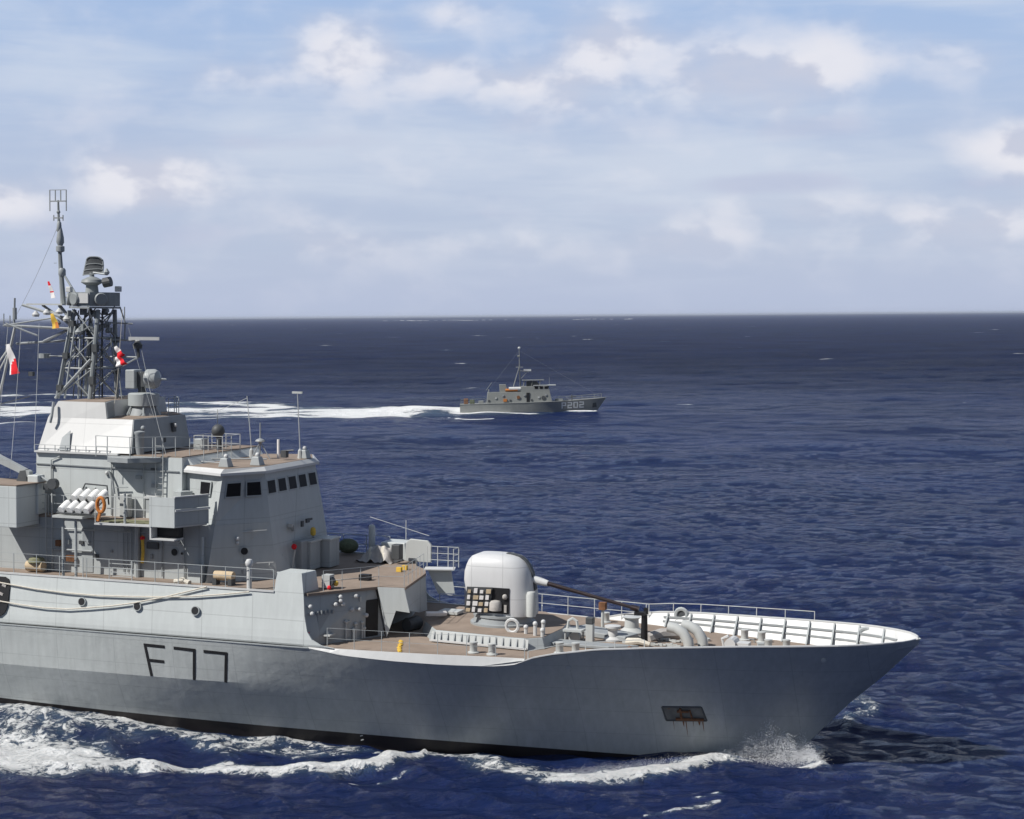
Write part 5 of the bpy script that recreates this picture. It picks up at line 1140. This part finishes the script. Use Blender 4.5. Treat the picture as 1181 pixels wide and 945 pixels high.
hull_foam([(-60, 6.0), (-42, 5.4), (-36, 4.9), (-32, 4.5), (-29, 4.1), (-26.8, 3.6)], [4.4, 4.0, 3.3, 2.4, 1.4, .5], 1.08, .3, 1.3, .35)
hull_foam([(-37, 7.2), (-33, 6.0), (-29.5, 5.0), (-26, 4.0), (-24.5, 3.6)], [.4, .7, .5, .45, .4], 1.05, .15, 1.0, .2)
hull_foam([(-27, 1.3), (-24, 1.5), (-21, 1.3), (-18, .9)], [.7, 1.0, .8, .4], .66, .0, .7, .3)
foam_line([(1.2, 76.9), (3.0, 77.3), (5.0, 77.9), (6.8, 78.5), (9.3, 79.9)], [.25, .55, .8, .9, .5], 1.25, .45, 1.0, .10)
foam_line([(9.0, 79.9), (10.6, 81.0), (12.2, 81.0), (13.4, 78.4)], [.9, 1.3, 1.2, .4], .95, .4, .8, .15)
foam_line([(11.5, 78.6), (12.6, 78.2), (13.6, 78.0)], [.2, .25, .12], 1.0, .1, .6, .05)
foam_line([(-3.6, 82.6), (-2.2, 81.2), (-.4, 79.5), (1.8, 77.9), (3.5, 78.6)], [.9, 1.2, 1.3, 1.1, .6], .78, .2, .8, .15)
foam_line([(-13.6, 80.2), (-11.3, 80.2), (-8.4, 79.8), (-6.2, 80.4), (-4.3, 82.0)], [.35, .5, .8, .85, .3], 1.25, .4, 1.1, .08)
foam_line([(-9.0, 78.4), (-6.5, 78.3), (-4.5, 79.3)], [.18, .2, .15], .62, .05, .8, .1)
foam_line([(5.1, 72.3), (6.4, 72.7), (8.1, 73.5)], [.15, .3, .12], .85, .05, .7, .12)
foam_line([(7.2, 74.3), (8.2, 74.6)], [.12, .15], .8, .05, .7, .08)
# port-side bow wave and wake behind the ship
foam_line([(16, 86), (18, 92), (17, 99)], [.5, .9, 1.2], .6, .2, 1.0, .3)
foam_line([(-60, 112), (-45, 104), (-33, 99)], [3, 2.5, 1.5], .7, .1, 1.5, .5)
# patrol boat wake
foam_line([(-9.5, 370.5), (-20, 371), (-33, 377), (-50, 382), (-70, 387), (-105, 390), (-200, 400)], [11, 15, 18, 21, 23, 24, 26], .90, .6, 9.0, 3.0)
foam_line([(-9.8, 371), (-13, 371), (-20, 371.5), (-28, 373)], [2.2, 3.2, 3.0, 1.5], 1.2, 1.3, 5.0, .5)
foam_line([(-9.5, 369.5), (-25, 366), (-45, 362), (-75, 360)], [1.5, 2.5, 3.0, 1.5], 1.05, .2, 7.0, 1.0)
foam_line([(-38, 396), (-55, 412), (-72, 424), (-90, 430), (-130, 440)], [3, 8, 10, 8, 6], .84, .2, 8.0, 2.5)
foam_line([(-78, 372), (-95, 352), (-112, 345)], [1.2, 2.2, 2.6], .74, .1, 5.0, 1.2)
foam_line([(-100, 466), (-118, 468), (-150, 486)], [2.5, 4, 4], .8, .2, 6.0, 1.5)
foam_line([(-12, 368.3), (-5, 367.2), (3, 366.6), (8, 367.6)], [1.3, 1.4, 1.2, .5], 1.2, .4, 2.0, .2)
foam_line([(9, 368.6), (14, 368.6), (17.0, 369.5), (17.6, 371)], [.5, 1.3, .9, .3], 1.15, .45, 2.0, .15)
foam_line([(-14, 360), (-10, 357), (-4, 356)], [.4, .8, .5], .7, .05, 2.0, .4)
# scattered whitecaps: short dashes lying along the crests
g = np.random.default_rng(11)
wc = [(px, py, s_) for px, py, s_ in ((779, 482, 1.0), (1126, 576, 1.0), (1177, 406, 1.2), (707, 415, .9), (723, 414, 1.0), (847, 401, .8), (861, 388, .8), (530, 419, 1.0), (1078, 421, .9), (960, 434, .8), (793, 466, .7), (1060, 497, .7), (505, 435, .8), (640, 440, .7), (690, 405, .7), (545, 405, .6), (912, 390, .8), (1128, 383, .8), (975, 381, .7), (870, 365.6, .8), (780, 380, .6))]
cz = []
for px, py, s_ in wc:
    r0 = 20 * F_PX / (py - 364.5 + .0077 * (px - 590)) if py > 366 else 9000; cz.append((math.atan((px - 590.5) / F_PX), r0, s_ * .9))
for _ in range(240):
    r0 = 110 * math.exp(g.random() ** .7 * 3.2); cz.append(((g.random() - .5) * .7, r0, .25 + .5 * g.random() ** 2))
for _ in range(60):
    r0 = 900 * math.exp(g.random() * 2.3); cz.append(((g.random() - .5) * .7, r0, .35 + .5 * g.random()))
for a0, r0, st in cz:
    x0, y0 = math.sin(a0) * r0, math.cos(a0) * r0; ln = (.5 + .9 * g.random()) * max(1, (r0 / 160) ** .85); th = ln * (.22 + .15 * g.random()) * max(1, (r0 / 300) ** .6)
    i0, i1 = np.searchsorted(rr, r0 - 4 * th - 1), np.searchsorted(rr, r0 + 4 * th + 1); j0, j1 = np.searchsorted(ang, a0 - 3 * ln / r0), np.searchsorted(ang, a0 + 3 * ln / r0)
    if i1 <= i0 or j1 <= j0: continue
    sx_, sy_ = X[i0:i1, j0:j1] - x0, Y[i0:i1, j0:j1] - y0
    tilt = .25 * (g.random() - .5); d2 = ((sx_ + tilt * sy_) / ln) ** 2 + ((sy_ - .15 * sx_ + .3 * th * np.sin(sx_ * 3 / ln)) / th) ** 2
    foam[i0:i1, j0:j1] = np.maximum(foam[i0:i1, j0:j1], st * np.exp(-d2))
# flatten short waves where foam is, keep water out of the hull
Z = Z + bumpz; X2 = X - DX * .9; Y2 = Y - DY * .9
nr_, na_ = X.shape
co = np.stack([X2, Y2, Z], -1).reshape(-1, 3).astype(np.float32)
ii = np.arange(nr_ * na_).reshape(nr_, na_)
q = np.stack([ii[:-1, :-1], ii[:-1, 1:], ii[1:, 1:], ii[1:, :-1]], -1).reshape(-1, 4).astype(np.int32)
me = bpy.data.meshes.new('sea'); me.vertices.add(len(co)); me.vertices.foreach_set('co', co.ravel())
me.loops.add(q.size); me.loops.foreach_set('vertex_index', q.ravel()); me.polygons.add(len(q))
me.polygons.foreach_set('loop_start', np.arange(0, q.size, 4, dtype=np.int32)); me.polygons.foreach_set('loop_total', np.full(len(q), 4, np.int32))
me.polygons.foreach_set('use_smooth', np.ones(len(q), bool)); me.update()
at = me.attributes.new('foam', 'FLOAT', 'POINT'); at.data.foreach_set('value', foam.ravel().astype(np.float32))
sea = bpy.data.objects.new('sea', me); col.objects.link(sea); tag(sea, kind='structure')
m = bpy.data.materials.new('sea_water'); m.use_nodes = True; t = NT(m.node_tree); b = t.n['Principled BSDF']
geo = t.new('ShaderNodeNewGeometry'); pos = geo.outputs['Position']; fa = t.new('ShaderNodeAttribute', attribute_name='foam').outputs['Fac']
xw, yw, zw = t.sep(pos)[:3]; dist = t.vmath('LENGTH', pos)
# foam: break the mask up with fine noise near and coarser noise far out
pf = t.comb(t.math('MULTIPLY', xw, .75), yw, 0.0)
n_a = t.noise(pf, 2.4, 9.0, .74, .9); n_b = t.noise(t.comb(t.math('MULTIPLY', xw, .35), yw, 0.0), .14, 8.0, .72, .6)
far = t.ramp(dist, 130.0, 320.0); nn = t.new('ShaderNodeMix', data_type='FLOAT'); t.put(nn.inputs[0], far); t.put(nn.inputs[2], n_a); t.put(nn.inputs[3], n_b)
fm = t.ramp(t.math('ADD', fa, t.math('MULTIPLY', t.math('SUBTRACT', nn.outputs[0], .5), 2.9)), .58, .80)
fm = t.math('MULTIPLY', fm, t.ramp(fa, .12, .3))
water = t.mix(t.ramp(t.noise(pos, .02, 3.0, .5), .3, .7), (.0075, .0178, .072), (.0108, .0250, .100))
aer = t.mix(t.math('MULTIPLY', t.ramp(fa, .15, .9), .6), water, (.085, .135, .18))
wcol = aer
# fine ripples, growing with distance so that they never fall below the grid of the picture
r1 = t.noise(t.comb(t.math('MULTIPLY', xw, .7), t.math('MULTIPLY', yw, 1.0), zw), 3.2, 5.0, .62, .3)
r2 = t.noise(t.comb(t.math('MULTIPLY', xw, .5), yw, 0.0), .85, 7.0, .66, .35)
r3 = t.noise(t.comb(t.math('MULTIPLY', xw, .45), yw, 0.0), .22, 8.0, .75, .3)
bn1 = t.new('ShaderNodeBump'); t.put(bn1.inputs['Strength'], t.ramp(dist, 220.0, 60.0, .0, .7)); bn1.inputs['Distance'].default_value = .12; t.l.new(r1, bn1.inputs['Height'])
bn2 = t.new('ShaderNodeBump'); bn2.inputs['Strength'].default_value = 1.0; bn2.inputs['Distance'].default_value = 1.3; t.l.new(r2, bn2.inputs['Height']); t.l.new(bn1.outputs[0], bn2.inputs['Normal'])
bn3 = t.new('ShaderNodeBump'); t.put(bn3.inputs['Strength'], t.ramp(dist, 120.0, 700.0, .0, 1.0)); bn3.inputs['Distance'].default_value = 8.0; t.l.new(r3, bn3.inputs['Height']); t.l.new(bn2.outputs[0], bn3.inputs['Normal'])
nw = bn3.outputs[0]
# water = deep blue body + sky reflection; on a wave-roughened surface the mean reflectance stays well below that of flat water
fr = t.new('ShaderNodeFresnel'); fr.inputs['IOR'].default_value = 1.33; t.l.new(nw, fr.inputs['Normal'])
fac = t.math('MINIMUM', fr.outputs[0], t.math('MULTIPLY', t.ramp(dist, 90.0, 900.0, .60, .17), t.ramp(t.noise(t.comb(t.math('MULTIPLY', xw, .35), yw, 0.0), .035, 7.0, .65), .32, .68, .6, 1.35)))
df = t.new('ShaderNodeBsdfDiffuse'); t.l.new(wcol, df.inputs['Color']); t.l.new(nw, df.inputs['Normal'])
gl = t.new('ShaderNodeBsdfGlossy'); gl.inputs['Color'].default_value = (1, 1, 1, 1); t.put(gl.inputs['Roughness'], t.ramp(dist, 80.0, 1500.0, .08, .2)); t.l.new(nw, gl.inputs['Normal'])
wm = t.new('ShaderNodeMixShader'); t.l.new(fac, wm.inputs[0]); t.l.new(df.outputs[0], wm.inputs[1]); t.l.new(gl.outputs[0], wm.inputs[2])
fcol = t.mix(t.ramp(t.noise(pf, 5.5, 6.0, .7), .35, .65), (.74, .77, .79), (.94, .94, .94))
bn4 = t.new('ShaderNodeBump'); bn4.inputs['Strength'].default_value = .9; bn4.inputs['Distance'].default_value = .16; t.l.new(t.math('ADD', fm, n_a), bn4.inputs['Height']); t.l.new(bn2.outputs[0], bn4.inputs['Normal'])
t.l.new(fcol, b.inputs['Base Color']); b.inputs['Roughness'].default_value = .9; b.inputs['Specular IOR Level'].default_value = .1; t.l.new(bn4.outputs[0], b.inputs['Normal'])
fmx = t.new('ShaderNodeMixShader'); t.l.new(fm, fmx.inputs[0]); t.l.new(wm.outputs[0], fmx.inputs[1]); t.l.new(b.outputs[0], fmx.inputs[2])
t.l.new(fmx.outputs[0], t.n['Material Output'].inputs[0])
me.materials.append(m)

# ------------------------------------------------------------------ spray at the bow: many small droplets
spm = mat('spray_white', (.82, .83, .85), .6, 0, .02, 3.0, .3)
def droplets(name, gen, n, seed, r0, r1):
    g = np.random.default_rng(seed); V = []; Fc = []
    base = np.array([(1, 0, 0), (-1, 0, 0), (0, 1, 0), (0, -1, 0), (0, 0, 1), (0, 0, -1)], float)
    tri = [(0, 2, 4), (2, 1, 4), (1, 3, 4), (3, 0, 4), (2, 0, 5), (1, 2, 5), (3, 1, 5), (0, 3, 5)]
    for i in range(n):
        p = gen(g); r = r0 + (r1 - r0) * g.random() ** 3; k = len(V) * 6
        V.append(base * r * (1 + .5 * g.random((1, 3))) + p); Fc += [(a + k, b_ + k, c_ + k) for a, b_, c_ in tri]
    me = bpy.data.meshes.new(name); me.from_pydata(np.concatenate(V).tolist(), [], Fc); me.materials.append(spm)
    o = bpy.data.objects.new(name, me); col.objects.link(o); return o
def bow_gen(g):
    # a fan thrown up from the stem, falling aft and outwards
    s_ = g.random(); x = 13.3 - 4.6 * s_ + .2 * g.standard_normal(); y = 78.9 + 2.0 * s_ + .5 * g.standard_normal()
    hmax = 1.75 * math.exp(-((s_ - .42) / .40) ** 2) + .15; clump = .5 + .5 * math.sin(x * 5.1 + y * 2.0) * math.sin(x * 2.3 + 1.0)
    z = .1 + hmax * (g.random() ** 1.6) * (.45 + .75 * clump)
    return np.array((x, y, z))
sp = droplets('bow_spray', bow_gen, 70000, 5, .004, .014)
tag(sp, 'white spray thrown up at the stem of the frigate', 'spray', kind='stuff')
def crest_gen(g):
    k = g.integers(0, 3); u = g.random()
    A3 = [((2.5, 77.0), (9.0, 79.6), .35), ((1.5, 76.9), (5.0, 77.9), .25), ((4.5, 77.7), (9.0, 79.6), .35)][k]
    x = A3[0][0] + (A3[1][0] - A3[0][0]) * u + .15 * g.standard_normal(); y = A3[0][1] + (A3[1][1] - A3[0][1]) * u + .35 * g.standard_normal()
    return np.array((x, y, .15 + A3[2] * g.random() ** 1.5 + .15))
s2 = droplets('wave_spray', crest_gen, 9000, 6, .003, .009)
tag(s2, 'fine white spray over the breaking bow wave beside the hull', 'spray', kind='stuff')

# ------------------------------------------------------------------ far breaking surf on the horizon
mb = MB(); g2 = random.Random(3)
for k in range(46):
    x = -620 + 27 * k + g2.uniform(-6, 6); r_ = 9000 + 500 * math.sin(k * .7)
    dens = 1.0 if k < 20 else (.25 if k < 34 else .7)
    if g2.random() > dens: continue
    h = g2.uniform(.3, 1.5); L_ = g2.uniform(9, 16)
    mb.loft([[(x - L_, r_, -.5), (x + L_, r_, -.5), (x + L_, r_ + 30, -.5), (x - L_, r_ + 30, -.5)], [(x - L_ * .8, r_ + 12, h), (x + L_ * .7, r_ + 12, h), (x + L_ * .7, r_ + 16, h), (x - L_ * .8, r_ + 16, h)]])
sf = mb.build('distant_surf', M['white'], None); tag(sf, 'thin white line of surf breaking on the horizon', 'surf', kind='stuff')

# ------------------------------------------------------------------ sea air: thin haze that pales the far water
hb = MB().box(-90000, 90000, -300, 90000, -4.0, 31.0)
hm = bpy.data.materials.new('haze_air'); hm.use_nodes = True; t = NT(hm.node_tree); t.n.clear()
ho = t.new('ShaderNodeOutputMaterial'); pv = t.new('ShaderNodeVolumePrincipled'); pv.inputs['Color'].default_value = (.82, .88, 1.0, 1); pv.inputs['Density'].default_value = 0.00003; pv.inputs['Anisotropy'].default_value = 0.2
t.l.new(pv.outputs[0], ho.inputs['Volume'])
hz_o = hb.build('haze', hm, None); tag(hz_o, 'thin pale sea haze', 'haze', kind='stuff')
